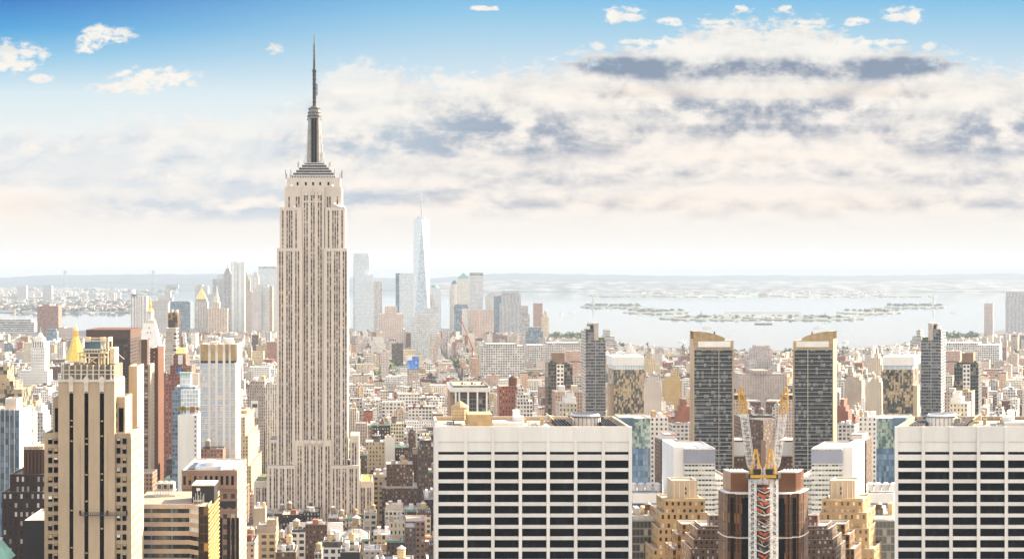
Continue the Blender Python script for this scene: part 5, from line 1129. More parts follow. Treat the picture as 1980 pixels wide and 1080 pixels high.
for k in range(4): b.cyl(cx, cy, 3.2, WZ(412 - k * 9, D), WZ(411 - k * 9, D), 8)
b.build('mast', M['steel'], t); claim(800, 832, D, 60, 424)
t = far('domed_tower', 'grey tower with curved teal top beside the tapered glass tower', 6000, [(832, 853, 566), (833, 851, 556)], 'curtain_pale', cat='office tower'); b = MB(); b.cyl(WX(841, 6000), 6030, 17, WZ(556, 6000), WZ(551, 6000), 14, r2=10); b.build('dome', M['copper'], t)
far('deco_tower', 'cream deco tower with crenellated crown before the tapered glass tower', 5000, [(818, 839, 580), (820, 837, 570), (823, 834, 567)], 'piers_cream')
far('deco_block', 'broad pinkish brick stepped block in the far cluster', 4400, [(727, 783, 636), (732, 780, 606), (744, 768, 592)], 'far_pink', cat='office block', dep=60)
far('white_block', 'white terraced glass block with stepped left side in front of the cream deco tower', 4300, [(795, 847, 622), (800, 847, 612), (808, 847, 603), (818, 847, 596), (832, 847, 592)], 'ribbon_white', cat='office block')
far('loft_block', 'dark greenish gridded loft block in front of the white terraced block', 3700, [(805, 832, 622), (806, 831, 619)], 'far_grey', cat='loft block')
t = far('domed_tower', 'stone tower with rounded blue dome left of the teal pyramid top', 6050, [(870, 888, 556), (872, 887, 549)], 'curtain_stone'); b = MB(); b.cyl(WX(880, 6050), 6075, 15, WZ(549, 6050), WZ(543, 6050), 12, r2=7); b.cyl(WX(880, 6050), 6075, 7, WZ(543, 6050), WZ(541, 6050), 12, r2=1); b.build('dome', M['glassblue'], t)
t = far('pyramid_tower', 'stone clad tower with teal pyramid top in the far cluster', 6000, [(884, 909, 543), (886, 907, 538)], 'curtain_stone'); spire(t, 'roof', M['copper'], 896.5, 22, 527, 538, 6000, 24)
far('glass_tower', 'white banded glass tower touching the teal pyramid tower', 5850, [(909, 934, 531), (909, 934, 527, 'crown', 'ribbon', 0)], 'ribbon_white')
far('office_tower', 'yellowish glass tower with curved shoulder left of the pinstriped tower', 6300, [(940, 972, 572), (943, 972, 567), (947, 972, 565)], 'curtain_stone')
t = far('pinstripe_tower', 'grey pinstriped office tower with open crown near the water', 5600, [(966, 1008, 585), (969, 1007, 570), (971, 1005, 566)], 'piers_grey'); slab(t, 'crown', M['copper'], 972, 1004, 562.5, 564, 5600, 40); slab(t, 'blue_flank', FC['curtain_blue'], 955, 969, 572, 650, 5600, 40, 8)
for k in range(8): slab(t, 'crown_post', M['steel'], 972 + k * 4.4, 973.4 + k * 4.4, 564, 567, 5600, 3)
far('apartment_tower', 'small pale tower right of the pinstriped tower', 6000, [(1008, 1021, 591), (1008, 1024, 607)][::-1], 'ribbon', cat='apartment tower')
far('apartment_tower', 'slim brick and glass apartment tower at the water edge, centre', 5700, [(1032, 1049, 586)], 'punch_brick_pale', cat='apartment tower')
far('apartment_tower', 'cream lantern topped apartment tower beside the slim brick tower', 5500, [(1048, 1061, 613), (1050, 1058, 606), (1052, 1056, 601)], 'punch_cream', cat='apartment tower')
G.mir = True
far('pinstripe_tower', 'grey gridded tower cut by the right edge of the frame', 5600, [(966, 1008, 575), (969, 1007, 566), (971, 1005, 563)], 'piers_grey')
far('apartment_tower', 'slim brick apartment tower near the right edge of the frame', 5700, [(1032, 1049, 586)], 'far_pink', cat='apartment tower')
G.mir = False
far('glass_block', 'slim blue glass block with gold reflections before the brown twin slabs', 4600, [(878, 893, 592), (893, 906, 596), (880, 904, 588)], 'curtain_blue', cat='office block')
far('brick_slab', 'pair like mauve brown slab left of the pinstriped tower', 4900, [(905, 930, 599)], 'far_pink', cat='apartment block')
far('brick_slab', 'darker brown slab just left of the pinstriped tower', 4850, [(930, 955, 599)], 'far_pink', cat='apartment block')
far('glass_block', 'dark green glass block above the loft roofs right of pinstriped tower', 4300, [(1016, 1050, 640), (1020, 1046, 632)], 'curtain_blue', cat='office block')
for q in ((True, 'right of the far right mosaic tower'), (False, 'left of the slim glass tower, centre')):
    G.mir = q[0]
    far('terminal_block', 'vast pale gridded loft block ' + q[1], 3500, [(1020, 1126, 667), (1060, 1122, 662)], 'loft_grey', cat='loft block', dep=70)
    far('terminal_block', 'second pale gridded loft block lower down ' + q[1], 3100, [(930, 1014, 668), (940, 1000, 664)], 'loft_grey', cat='loft block', dep=60) if not q[0] else None
G.mir = False
# blue stepped glass among the village roofs
t = tower('blue_tower', 'bright blue stepped mosaic glass building among low brick roofs', 'apartment block', 2900, 24, [(788, 809, 712, 'wall', 'punch_tan'), (788, 810, 688, 'setback', 'brightblue', -1)], 'brightblue', 3.6, 4.6, 'roof_white', 1, roofbits=False)
slab(t, 'white_panel', M['white2'], 787.5, 797, 686, 696, 2900, 1, -2)
far('loft_block', 'pale loft block with dark attic and black tank, right of the limestone tower', 2150, [(738, 782, 778), (740, 781, 776)], 'loft_grey', cat='loft block')
tower('loft_block', 'narrow cream loft with black roof tank, right of the limestone tower', 'loft block', 1680, 24, [(755, 781, 818), (757, 766, 804, 'tank_house', 'roof_black', 6)], 'loft', 3, 4, 'roof_tan', 1)
tower('loft_block', 'buff loft with heavy dark green cornice touching the limestone tower', 'loft block', 1850, 30, [(687, 730, 824), (686.5, 731, 822, 'cornice', 'copper', -1)], 'punch_tan', 3.6, 4.6, 'roof_white', 1)
tower('loft_block', 'tan six storey loft with white end wall and black tank house', 'loft block', 1560, 26, [(707, 744, 854), (722, 735, 842, 'tank_house', 'roof_black', 8)], 'punch_tan', 3.2, 4, 'roof_white', 1)
tower('loft_block', 'plain white walled loft end right of the tan six storey loft', 'loft block', 1550, 26, [(744, 763.5, 846)], 'white', 3.2, 4, 'roof_white', 1)
tower('office_block', 'deep yellow stone block with three window bays, right of the limestone tower base', 'office block', 1390, 30, [(722, 752, 920)], 'buffbays', 4.6, 4.6, 'roof_tan', 1)
tower('loft_block', 'white fronted loft with paired windows and planted roof, between limestone and grid towers', 'loft block', 1450, 22, [(769, 800, 917)], 'loft', 6, 5, 'roof_white', 1)
tower('apartment_row', 'long mansard row with dark slate roof behind water tanks', 'apartment block', 1620, 20, [(697, 776, 898), (698, 775, 890, 'mansard', 'brown', 1)], 'punch_pink', 2.6, 4, 'roof_grey', 1)
tower('office_block', 'tall dark brown block seen against the left edge of the centre white tower', 'office block', 1480, 40, [(809, 838, 862), (812, 834, 850)], 'punch_brown', 3, 4, 'roof_white', 1)
tower('loft_block', 'arched top brown and cream loft below two water tanks', 'loft block', 1290, 22, [(783, 820, 986), (782.5, 820.5, 984, 'cornice', 'copper', -.6)], 'punch_brown', 2.4, 4.4, 'roof_grey', 1)
tower('loft_block', 'grey loft with wide bays in front of the dark alley', 'loft block', 1300, 22, [(744, 783, 987), (746, 780, 974, 'roof_room', 'coping', 6)], 'loft_grey', 3.6, 4.6, 'roof_grey', 1)
tower('dark_block', 'dark brown brick block beside the left wall of the centre white tower', 'office block', 1270, 60, [(821, 842, 965)], 'darkbrick', 3, 4, 'roof_grey', 1)
tower('office_block', 'pale limestone office block with billboard, left of the limestone skyscraper', 'office block', 1900, 60, [(478, 514, 748), (484, 512, 736)], 'punch_tan', 2.8, 3.6, 'roof_tan', 2)
tower('office_block', 'pale pier fronted office block tucked against the left side of the limestone skyscraper', 'office block', 1700, 60, [(513, 540, 742)], 'piers_white', 2.8, 3.6, 'roof_tan', 2)
bb = thing('billboard', 'tall white billboard with two dark blurred shapes on the pale office block', 'billboard', WX(492, 1898), 1897, WZ(808, 1897))
slab(bb, 'panel', M['white2'], 485.5, 499, 773.5, 807, 1898, .5, -1); slab(bb, 'dark_patch', M['steeldark'], 488, 497.5, 780, 787, 1898, .3, -1.35); slab(bb, 'dark_patch', M['steeldark'], 487, 494, 796, 806, 1898, .3, -1.35)
# foreground blocks below the limestone tower
G.mir = False
D = 1130
t = tower('loft_block', 'broad green corniced block with pale roof and grey hipped skylight at bottom centre', 'office block', D, 42, [(581, 714, 1043)], 'loftfront', 4.4, 5, 'roof_grey', roofbits=False)
X_ = lambda p: WX(p, D); Z = lambda p: WZ(p, D); zr = Z(1043) - .9
slab(t, 'cornice', M['copper'], 580, 715, 1040.5, 1045, D, 2, -1.2); b = MB(); b.box(X_(553), X_(660), D + 40, D + 42, zr, Z(1043) + 6.5); b.build('back_wall', M['roof_white'], t)
b = MB(); q = [(X_(664), D + 8), (X_(712), D + 8), (X_(712), D + 34), (X_(664), D + 34)]; b.prism(q, zr, zr + 5.5, 0, 0, [(X_(680), D + 20), (X_(696), D + 20), (X_(696), D + 22), (X_(680), D + 22)]); b.build('skylight', M['cone'], t)
slab(t, 'roof_room', M['coping'], 604, 650, 1026, 1043, D + 14, 10); slab(t, 'roof_unit', M['tanmetal'], 578, 594, 1020, 1036, D + 22, 8)
for k in range(5): slab(t, 'roof_unit', M[('steel', 'roof_white', 'steeldark')[k % 3]], 560 + k * 9, 565 + k * 9, 1034 + k % 2 * 3, 1042, D + 10 + k * 3, 4)
water_tank(X_(688), D + 16, zr + 4, 3.0, 5.0, M['wood'], M['roof_white'], t, 6); water_tank(X_(638), D + 6, zr, 2.6, 5.0, M['woodpale'], M['cone'], t, 2)
tower('loft_block', 'white roofed annex left of the green corniced block', 'office block', 1170, 40, [(546, 581, 1034)], 'loftfront', 4, 5, 'roof_white', roofbits=True)
t = tower('apartment_block', 'yellowish buff block with tall chimney shaft at bottom, left of the limestone tower', 'apartment block', 1050, 30, [(488, 533, 1030), (497, 534, 1018, 'setback', 'tanbrick', 4), (516, 535, 1004, 'shaft', 'tanbrick', 8)], 'buffbays', 5, 4.6, 'roof_tan', roofbits=False)
tower('brick_block', 'pinkish blank stair tower block beside the avenue at bottom centre left', 'office block', 1120, 24, [(470, 514, 1026, 'wall', 'punch_brown'), (490, 513, 982, 'shaft', 'tanbrick', 5)], 'tanbrick', 3, 4, 'roof_white', roofbits=True)
t = tower('brick_block', 'dark brown block with rooftop pipes and pointed gold tank, bottom centre', 'office block', 1010, 26, [(533, 572, 1066)], 'punch_brown', 3, 4, 'roof_black'); water_tank(WX(559, 1020), 1022, WZ(1066, 1010) - .9, 2.1, 4.4, M['woodpale'], M['goldpale'], t, 5); water_tank(WX(541, 1020), 1018, WZ(1066, 1010) - .9, 1.7, 2.4, M['roof_white'], M['cone'], t, 1)
t = tower('brick_block', 'black tarred block with green duct and penthouse at bottom centre', 'office block', 1000, 30, [(624, 664, 1058), (625, 662, 1046, 'penthouse', 'roof_black', 6)], 'loft_grey', 4, 4.6, 'roof_black'); water_tank(WX(639, 1012), 1014, WZ(1046, 1006) - 1, 2.4, 3.6, M['woodpale'], M['cone'], t, 1)
t = tower('brick_block', 'flat dark block with coping and pale tank, lowest at bottom centre', 'office block', 960, 26, [(658, 696, 1066)], 'blackmat', 3, 4, 'roof_black'); water_tank(WX(680, 985), 988, WZ(1066, 960), 2.1, 4.4, M['woodpale'], M['tanmetal'], t, 2)
t = tower('brick_block', 'small loft with pointed tank between green cornice and dark block', 'office block', 1030, 20, [(608, 622, 1068)], 'loft', 3, 4.4, 'roof_white'); water_tank(WX(616, 1035), 1036, WZ(1068, 1030), 2.0, 3.8, M['woodpale'], M['goldpale'], t, 1.4)
t = tower('loft_block', 'cream loft with three square window rows right of limestone tower base', 'loft block', 1180, 24, [(722, 754, 1032)], 'loftfront', 3.6, 5, 'roof_white')
t = tower('loft_block', 'buff loft with sawn white penthouse wall right of the cream loft', 'loft block', 1240, 26, [(744, 786, 1034, 'wall', 'punch_brick'), (746, 784, 1008, 'setback', 'punch_cream', 4)], 'punch_cream', 3.4, 5, 'roof_white')
t = tower('brick_block', 'red brick block under orange construction netting beside centre white tower', 'construction site', 1200, 30, [(787, 840, 1046)], 'rustfloors', 3, 4.6, 'roof_white', roofbits=True); slab(t, 'netting', M['orange'], 786.5, 840, 1038, 1041, 1200, .4, -.5); slab(t, 'netting', M['orange'], 784, 787, 1035, 1070, 1200, 8, -1)
for px, py, dd, r in ((745, 1052, 1120, 2.1), (752, 1044, 1140, 1.9), (773, 1050, 1150, 1.5)):
    t = tower('brick_block', ('dark low roof with wooden tank', 'dark low roof with taller wooden tank behind', 'narrow dark roof with slim wooden tank')[(745, 752, 773).index(px)] + ' at bottom before the red brick netting block', 'office block', dd, 14, [(px - 8, px + 9, py + 18)], 'punch_brown', 3, 4, 'roof_black', roofbits=False); water_tank(WX(px, dd), dd + 6, WZ(py + 18, dd), r, 4, M['woodpale'], M['tanmetal'], t, 2)
t = tower('brick_block', 'dark roof with broad cedar tank and white cone, bottom near centre white tower', 'office block', 940, 22, [(760, 800, 1085)], 'punch_brown', 3, 4, 'roof_grey', roofbits=False); water_tank(WX(776, 950), 948, WZ(1085, 940), 2.6, 6.0, M['woodpale'], M['roof_white'], t, 1)
for px in (728, 740): spire(t, 'vent_cowl', M['roof_white'], px, 9, 1074, 1082, 945, 6, 8)
# port cranes, bridge, apartments over the water
for k, (px, c) in enumerate(((149, 'b'), (158, 'r'), (192, 'r'), (200, 'b'), (222, 'r'))):
    D = 11800; t = thing('port_crane', ('first', 'second', 'third', 'fourth', 'fifth')[k] + (' blue' if c == 'b' else ' red') + ' gantry crane from the left on the far harbour quay', 'crane', WX(px, D), D, group='cranes on the harbour quay')
    m_ = M['portblue' if c == 'b' else 'portred']; b = MB(); x0, x1 = WX(px - 2.5, D), WX(px + 2.5, D); z = WZ(593, D); top_ = WZ(580 if c == 'b' else 590, D)
    for x_ in (x0, x1):
        for y_ in (D, D + 22): b.bar((x_, y_, 5), (x_, y_, z), 2.4)
    for zz in (z, z * .55): b.bar((x0, D, zz), (x1, D, zz), 2.2)
    b.build('portal', m_, t); b = MB(); b.bar((x0, D, z), (x1 + 6, D, WZ(577, D)), 2.2); b.bar((x0 + 6, D, z), (x1 + 9, D, WZ(577, D)), 1.6); b.build('boom', m_, t)
D = 23000; t = thing('suspension_bridge', 'pale blue suspension bridge with two towers far out across the bay', 'bridge', WX(210, D), D)
X_ = lambda p: WX(p, D); Z = lambda p: WZ(p, D)
for px in (126, 296.5):
    b = MB()
    for o in (-2, 2): b.solid(X_(px + o) - 5, X_(px + o) + 5, D - 12, D + 12, -3, Z(523))
    b.solid(X_(px - 2), X_(px + 2), D - 10, D + 10, Z(528), Z(523)); b.solid(X_(px - 2), X_(px + 2), D - 10, D + 10, Z(549), Z(546)); b.build('tower', M['bridge'], t)
b = MB()
for px, py, qx, qy in [(40, 553, 126, 550)] + [(126 + k * 17.05, 550 - 3.2 * math.sin(math.pi * k / 10), 126 + (k + 1) * 17.05, 550 - 3.2 * math.sin(math.pi * (k + 1) / 10)) for k in range(10)] + [(296.5, 550, 380, 551)]:
    b.bar((X_(px), D, Z(py)), (X_(qx), D, Z(qy)), 9)
b.build('deck', M['bridge'], t); b = MB()
for k in range(16):
    f = lambda q: 524 + 20 * (1 - (2 * q - 1) ** 2); b.bar((X_(126 + 170.5 * k / 16), D, Z(f(k / 16))), (X_(126 + 170.5 * (k + 1) / 16), D, Z(f((k + 1) / 16))), 2.2)
b.build('cable', M['bridge'], t)
# islands: figure on a pedestal, long halls
for G.mir in both:
    s_ = LR[G.mir]; D = 11900
    t = thing('monument', f'pale figure on a tall pedestal on the {s_} harbour island', 'monument', WX(1147, D), D)
    b = MB(); x = WX(1147, D)
    b.prism([(x - 22, D - 22), (x + 22, D - 22), (x + 22, D + 22), (x - 22, D + 22)], 0, 16); b.prism([(x - 11, D - 11), (x + 11, D - 11), (x + 11, D + 11), (x - 11, D + 11)], 16, 46, 0, 0, [(x - 8, D - 8), (x + 8, D - 8), (x + 8, D + 8), (x - 8, D + 8)]); b.build('pedestal', M['ornament'], t)
    b = MB(); b.cyl(x, D, 6.5, 46, 62, 12, 0, 5.4); b.cyl(x, D, 5.4, 62, 76, 12, 0, 4.8); b.cyl(x, D, 4.8, 76, 80, 12, 0, 1.8); b.cyl(x, D, 2.4, 80, 86, 10, 0, 1.8); b.bar((x - 3.4, D, 76), (x - 5.2, D, 93), 2.2); b.cyl(x - 5.3, D, 1.6, 93, 97, 8, 0, .6); b.bar((x + 4, D - 2, 74), (x + 5, D - 3.4, 66), 2.2); b.build('figure', M['copperpale'], t)
    D = 10200
    t = tower('island_hall', f'long pale hall with small towers on the {s_} wooded harbour island', 'hall', D, 40, [(1245, 1288, 597.5), (1247, 1266, 595.5)], 'punch_cream', 8, 6, 'copper', roofbits=False, clm=False)
    for px in (1246, 1252, 1261, 1267): spire(t, 'turret', M['copper'], px, 2.2, 591.5, 596, D, 12, 8, .4)
    D = 8600
    t = tower('rail_terminal', f'old rail terminal with clock spire at the {s_} end of the shore park', 'hall', D, 50, [(1349, 1371, 611), (1352, 1368, 609)], 'punch_brown', 8, 6, 'copper', roofbits=False, clm=False); spire(t, 'spire', M['copper'], 1357, 5, 601, 610, D, 20)
    D = 9800; b = MB(); 
    for a, c, ya, yc in ((1400, 1450, 589.2, 590.5), (1450, 1473, 590.5, 595), (1430, 1474, 599.5, 595.5), (1405, 1430, 604, 599.5)): b.bar((WX(a, D), D, 2), (WX(c, D), D + (yc - ya) * -8, 2), 6)
    o = b.build('pier', M['ornament'], None, mp((WX(1440, D), D, 2))); tag(o, f'curved pier reaching from the park into the bay, {s_} half of the loop', 'pier')
G.mir = False
boats = ((1085, 607, 'tiny white sailing boat nearest the brick tower on the bay'), (1107, 604.5, 'small ferry with a wake left of the first island'), (1240, 609, 'grey launch below the left wooded island'), (1369, 633, 'white motor yacht left of the curved tower top'), (1476, 625.5, 'dark flat barge in the middle of the bay'), (1318, 660, 'small white sail by the left balconied tower'), (1712, 609, 'grey launch below the right wooded island'), (1583, 633, 'white motor yacht right of the curved tower top'), (1634, 660, 'small white sail right of the right balconied tower'), (1845, 604.5, 'small ferry right of the right monument island'))
for px, py, lb in boats:
    D = H0 * F / (py - PY0); x = WX(px, D); L = 26 if 'sail' not in lb else 12
    if 'barge' in lb: L = 44
    t = thing('boat', lb, 'boat', x, D, -2.5, 'boats on the bay'); b = MB()
    b.prism([(x - L, D), (x - L * .7, D - 5), (x + L * .6, D - 5), (x + L, D), (x + L * .6, D + 5), (x - L * .7, D + 5)], -2.6, 2.5); b.build('hull', M['steeldark' if 'barge' in lb else 'white2'], t)
    b = MB()
    if 'sail' in lb: b.face([(x - 6, D, 3), (x + 7, D, 3), (x, D, 26)]); b.face([(x + 7, D + .3, 3), (x - 6, D + .3, 3), (x, D + .3, 26)]); b.build('sail', M['white2'], t)
    else: b.box(x - L * .5, x + L * .35, D - 4, D + 4, 2.5, 7); b.box(x - L * .3, x, D - 3, D + 3, 7, 10); b.build('cabin', M['white2'], t)

# ------------------------------------------------------------------ trees
def crown_mesh(name, m, seed, n=420):
    r = random.Random(seed); b = MB(); cl = [(r.gauss(0, .33), r.gauss(0, .33), .62 + r.random() * .62, .22 + r.random() * .2) for _ in range(9)]
    for k in range(n):
        c = r.choice(cl); a, e, q = r.random() * 6.28, math.asin(r.random() * 2 - 1), c[3] * (.55 + .45 * r.random())
        p = (c[0] + q * math.cos(a) * math.cos(e), c[1] + q * math.sin(a) * math.cos(e), c[2] + q * math.sin(e) * .9)
        s_ = .05 + r.random() * .05; t1 = [r.gauss(0, 1) for _ in range(3)]; t2 = [r.gauss(0, 1) for _ in range(3)]
        l1, l2 = math.hypot(*t1), math.hypot(*t2); t1 = [x / l1 * s_ for x in t1]; t2 = [x / l2 * s_ for x in t2]
        b.seed = r.random(); b.face([[p[i] - t1[i] for i in range(3)], [p[i] + t2[i] for i in range(3)], [p[i] + t1[i] for i in range(3)], [p[i] - t2[i] for i in range(3)]])
    return b.build(name, m)
def trunk_mesh(m):
    b = MB(); b.cyl(0, 0, .07, 0, .5, 7, 0, .045)
    for a in range(4): b.bar((0, 0, .42), (.22 * math.cos(a * 1.6), .22 * math.sin(a * 1.6), .82), .035)
    return b.build('trunk', m)
PROTO = [(crown_mesh('crown', M['greenleaf'], 1), 'green'), (crown_mesh('crown', M['greenleaf'], 2), 'green'), (crown_mesh('crown', M['yellowleaf'], 3), 'yellow')]
PT = trunk_mesh(M['bark'])
def tree(x, y, z, h, w, kind, label, group=None, cut=False):
    t = bpy.data.objects.new('tree', None); col.objects.link(t); t.location = mp((x, y, z)); t.scale = (w, w, h); t.rotation_euler = (0, 0, x * 7 % 6.28)
    tag(t, label, 'tree', group)
    for src in (PROTO[kind][0], PT):
        c = src.copy(); col.objects.link(c); c.parent = t; c.location = (0, 0, 0)
    return t
for k, (px, py, D, h) in enumerate(TERR): tree(WX(px, D), D, WZ(py, D), h, h * .9, 2, ('yellow terrace tree left of the brick chimney on the pale blue glass tower', 'second yellow terrace tree touching the brick chimney on the pale blue tower', 'yellow terrace tree at right end over the blank white wall')[k])
ra = random.Random(9); ORD = ('nearest', 'second', 'third', 'fourth', 'fifth', 'sixth', 'seventh', 'eighth', 'ninth', 'tenth', 'eleventh', 'twelfth', 'thirteenth', 'fourteenth', 'fifteenth', 'sixteenth', 'seventeenth', 'eighteenth', 'nineteenth', 'twentieth')
for k in range(11):
    D = 1830 + k * 34; tree(-126 + ra.uniform(-9, 7), D, 0, 15 + ra.random() * 7, 13 + ra.random() * 5, 2 if k == 3 else k % 2, ('bright yellow tree' if k == 3 else 'dark green tree') + f' on the avenue left of the limestone skyscraper, {ORD[k]} from its base', 'trees lining the avenue')

# ------------------------------------------------------------------ the ordinary blocks of the street grid
STY = {   # facade, bay, storey, colour word, kind
 'a': ('punch_cream', 3.0, 3.6, 'cream', 'apartment_house'), 'b': ('punch_white', 3.2, 3.8, 'white', 'loft_building'), 'c': ('punch_tan', 3.0, 3.6, 'tan', 'apartment_house'), 'd': ('punch_brick', 2.8, 3.4, 'red brick', 'brick_walkup'),
 'e': ('punch_brown', 2.8, 3.5, 'brown', 'brick_walkup'), 'f': ('punch_grey', 3.2, 3.8, 'grey', 'office_building'), 'g': ('punch_pink', 3.0, 3.5, 'pinkish', 'apartment_house'), 'h': ('loft', 4.4, 4.4, 'buff', 'loft_building'), 'i': ('loft_grey', 4.4, 4.4, 'pale grey', 'loft_building'),
 'm': ('darkbrick', 2.8, 3.5, 'dark brown', 'brick_walkup'), 'n': ('granite', 3.2, 3.8, 'taupe', 'office_building'), 'o': ('deco_brown', 2.8, 3.5, 'umber', 'loft_building'),
 'j': ('ribbon', 4, 3.6, 'banded white', 'office_building'), 'k': ('curtain_blue', 2, 3.6, 'blue glass', 'office_building'), 'l': ('piers_cream', 3.2, 3.8, 'cream pier', 'office_building')}
ROOF = {'roof_white': 'white roof', 'roof_grey': 'grey roof', 'roof_tan': 'buff roof', 'roof_black': 'black roof'}
rc = random.Random(77)
def hits_hero(x0, x1, y0, y1): return any(x0 < c[1] and x1 > c[0] and y0 < c[3] and y1 > c[2] for c in FOOT)
FILL = []
def cap(px, D):
    """highest picture row an ordinary block may reach there"""
    c = interp(px, [(-50, 640), (60, 650), (130, 655), (262, 640), (330, 645), (480, 640), (540, 640), (690, 640), (860, 640), (1010, 645), (1070, 652), (1130, 655), (1230, 668), (1330, 676), (1476, 682)])
    if D < 2300: c = max(c, 690 + (2300 - D) * .13)
    if D < 1300: c = max(c, interp(px, [(470, 985), (840, 985), (860, 960), (1220, 900), (1330, 900), (1400, 905), (1476, 900)]))
    return c
y = 1000.0
while y < 6900:
    for row in range(2):
        y0 = y + row * 31
        xa, xb = WX(-60 if y0 > 1250 else 462, y0), WX(1470, y0)
        x = math.floor(xa / 280) * 280.0 - 126
        while x < xb:
            k = (x + 126) % 280
            if k < 26 - 1e-6: x += 26 - k; continue
            big = rc.random() < (.16 if y0 < 2600 else .22)
            w = rc.uniform(20, 44) if big else rc.uniform(7.5, 19)
            w *= 1.15 if y0 > 2600 else .85
            w = min(w, 280 - k)
            if w < 5: x += w + .01; continue
            x0, x1 = x, x + w - (rc.random() < .12) * 2
            d = 29 - rc.random() * (9 if not big else 2); y1 = y0 + d
            x += w
            px, Dm = PX0 + F * (x0 + x1) / 2 / y0, y0
            if x1 < xa or PX0 + F * x1 / y0 > 1472: continue
            if y0 > interp(px, shore) - 60: continue
            if hits_hero(x0, x1, y0, y1): continue
            if rc.random() < .035: continue
            u_ = rc.random()
            if y0 < 1800: h = 20 + 46 * u_ ** 1.3
            elif y0 < 2500: h = 17 + 42 * u_ ** 1.6
            elif y0 < 4200: h = 13 + 24 * u_ ** 2 + (rc.random() < .06) * rc.uniform(15, 45)
            elif px < 1010: h = 15 + 45 * u_ ** 2 + (rc.random() < .12) * rc.uniform(20, 60)
            else: h = 12 + 20 * u_ ** 2 + (rc.random() < .05) * 20
            if big: h *= 1.15
            h = min(h, H0 - (cap(px, y0) - PY0) / F * y0 - rc.random() * 5)
            if h < 7: continue
            st = rc.choice('cdeemnoofhlaegino') if y0 < 1800 else rc.choice('aabbccddeffghhiigl' + ('jk' if rc.random() < .4 else '') + ('dde' if px > 1200 else 'bi'))
            rf = rc.choices(list(ROOF), (36, 32, 18, 14) if y0 > 1800 else (15, 27, 14, 44))[0]
            FILL.append(dict(x0=x0, x1=x1, y0=y0, y1=y1, h=h, s=st, r=rf, tank=rc.random() < (.42 if y0 < 2600 else .15), bulk=rc.random() < .75, sb=big and rc.random() < .35, seed=rc.random(), big=big))
    y += 62 + (17 if y < 2700 else 13)
# who shows how much in the picture
W_, H_ = 990, 540
idb = np.full((H_, W_), -1, np.int32)
items = [('o', o[3], o) for o in OCC]
for i, f in enumerate(FILL):
    for q in (0, 1): items.append(('f', f['y0'], (i, q)))
items.sort(key=lambda a: -a[1])
def frect(f, q):
    p = [PX0 + F * a / b for a in (f['x0'], f['x1']) for b in (f['y0'], f['y1'])]; l, r_ = min(p), max(p)
    if q: l, r_ = 2952 - r_, 2952 - l
    return l, r_, PY0 + (H0 - f['h']) / f['y1'] * F, PY0 + H0 / f['y0'] * F
for kd, D, o in items:
    if kd == 'o': l, r_, t_, b_ = o[0], o[1], o[2], 1080
    else:
        l, r_, t_, b_ = frect(FILL[o[0]], o[1])
        if o[1] and l < 1470: continue
    a, b2, c, d2 = int(l / 2), int(math.ceil(r_ / 2)), int(t_ / 2), int(math.ceil(b_ / 2))
    if b2 <= 0 or a >= W_ or c >= H_: continue
    idb[max(0, c):max(0, d2), max(0, a):b2] = -1 if kd == 'o' else o[0] * 2 + o[1]
ids, cnt = np.unique(idb[idb >= 0], return_counts=True)
vis = sorted(((int(n), int(i)) for i, n in zip(ids, cnt) if n >= 2), reverse=True)
def body(b, f, rm=1, par=True):
    b.seed = f['seed']; st = STY[f['s']]; b.bay, b.flr = st[1], st[2]
    h1 = f['h'] * .72 if f['sb'] else f['h']
    b.pbox(f['x0'], f['x1'], f['y0'], f['y1'], 0, h1, 0, rm, .9, .45)
    if f['sb']: i = min(4, (f['x1'] - f['x0']) * .18); b.pbox(f['x0'] + i, f['x1'] - i, f['y0'] + 3, f['y1'] - 2, h1 - .9, f['h'], 0, rm, .9, .4)
ANCH = [('buff slotted tower', 168), ('dark brown slab', 215), ('white campanile', 288), ('ribbed white tower', 420), ('limestone skyscraper', 605), ('blue stepped tower', 798), ('ribbed taupe block', 910), ('left slim glass tower', 1152), ('left mosaic tower', 1216), ('left balconied tower', 1378), ('crane pair', 1476), ('right balconied tower', 1575), ('right mosaic tower', 1737), ('right slim glass tower', 1800), ('far right grid tower', 1900)]
NOUN = {'apartment_house': 'apartment house', 'loft_building': 'loft', 'brick_walkup': 'walkup', 'office_building': 'office block'}
single, rest = vis[:292], vis[292:]
lab = {}
for n, i in single:
    f = FILL[i // 2]; l, r_, t_, b_ = frect(f, i % 2); px = (l + r_) / 2
    an = min(ANCH, key=lambda a: abs(a[1] - px)); rel = 'behind' if abs(an[1] - px) < 14 else ('right of' if px > an[1] else 'left of')
    hh = 'low' if f['h'] < 24 else 'medium' if f['h'] < 42 else 'tall'
    zone = 'near the foreground' if f['y0'] < 1700 else 'in mid distance' if f['y0'] < 2700 else 'far back'
    ft = ROOF[f['r']] + (' and tank' if f['tank'] and f['y0'] < 2600 else '')
    lab.setdefault((hh, STY[f['s']][3], NOUN[STY[f['s']][4]], ft, rel, an[0]), []).append((f['y0'], px, i))
labels = {}
for k, v in lab.items():
    base = f'{k[0]} {k[1]} {k[2]}, {k[3]}, {k[4]} {k[5]}'
    for j, (d, px, i) in enumerate(sorted(v)): labels[i] = base if len(v) == 1 else base + (f', {ORD[min(j, 19)]} one' if j == 0 else f', {ORD[min(j, 19)]} one back')
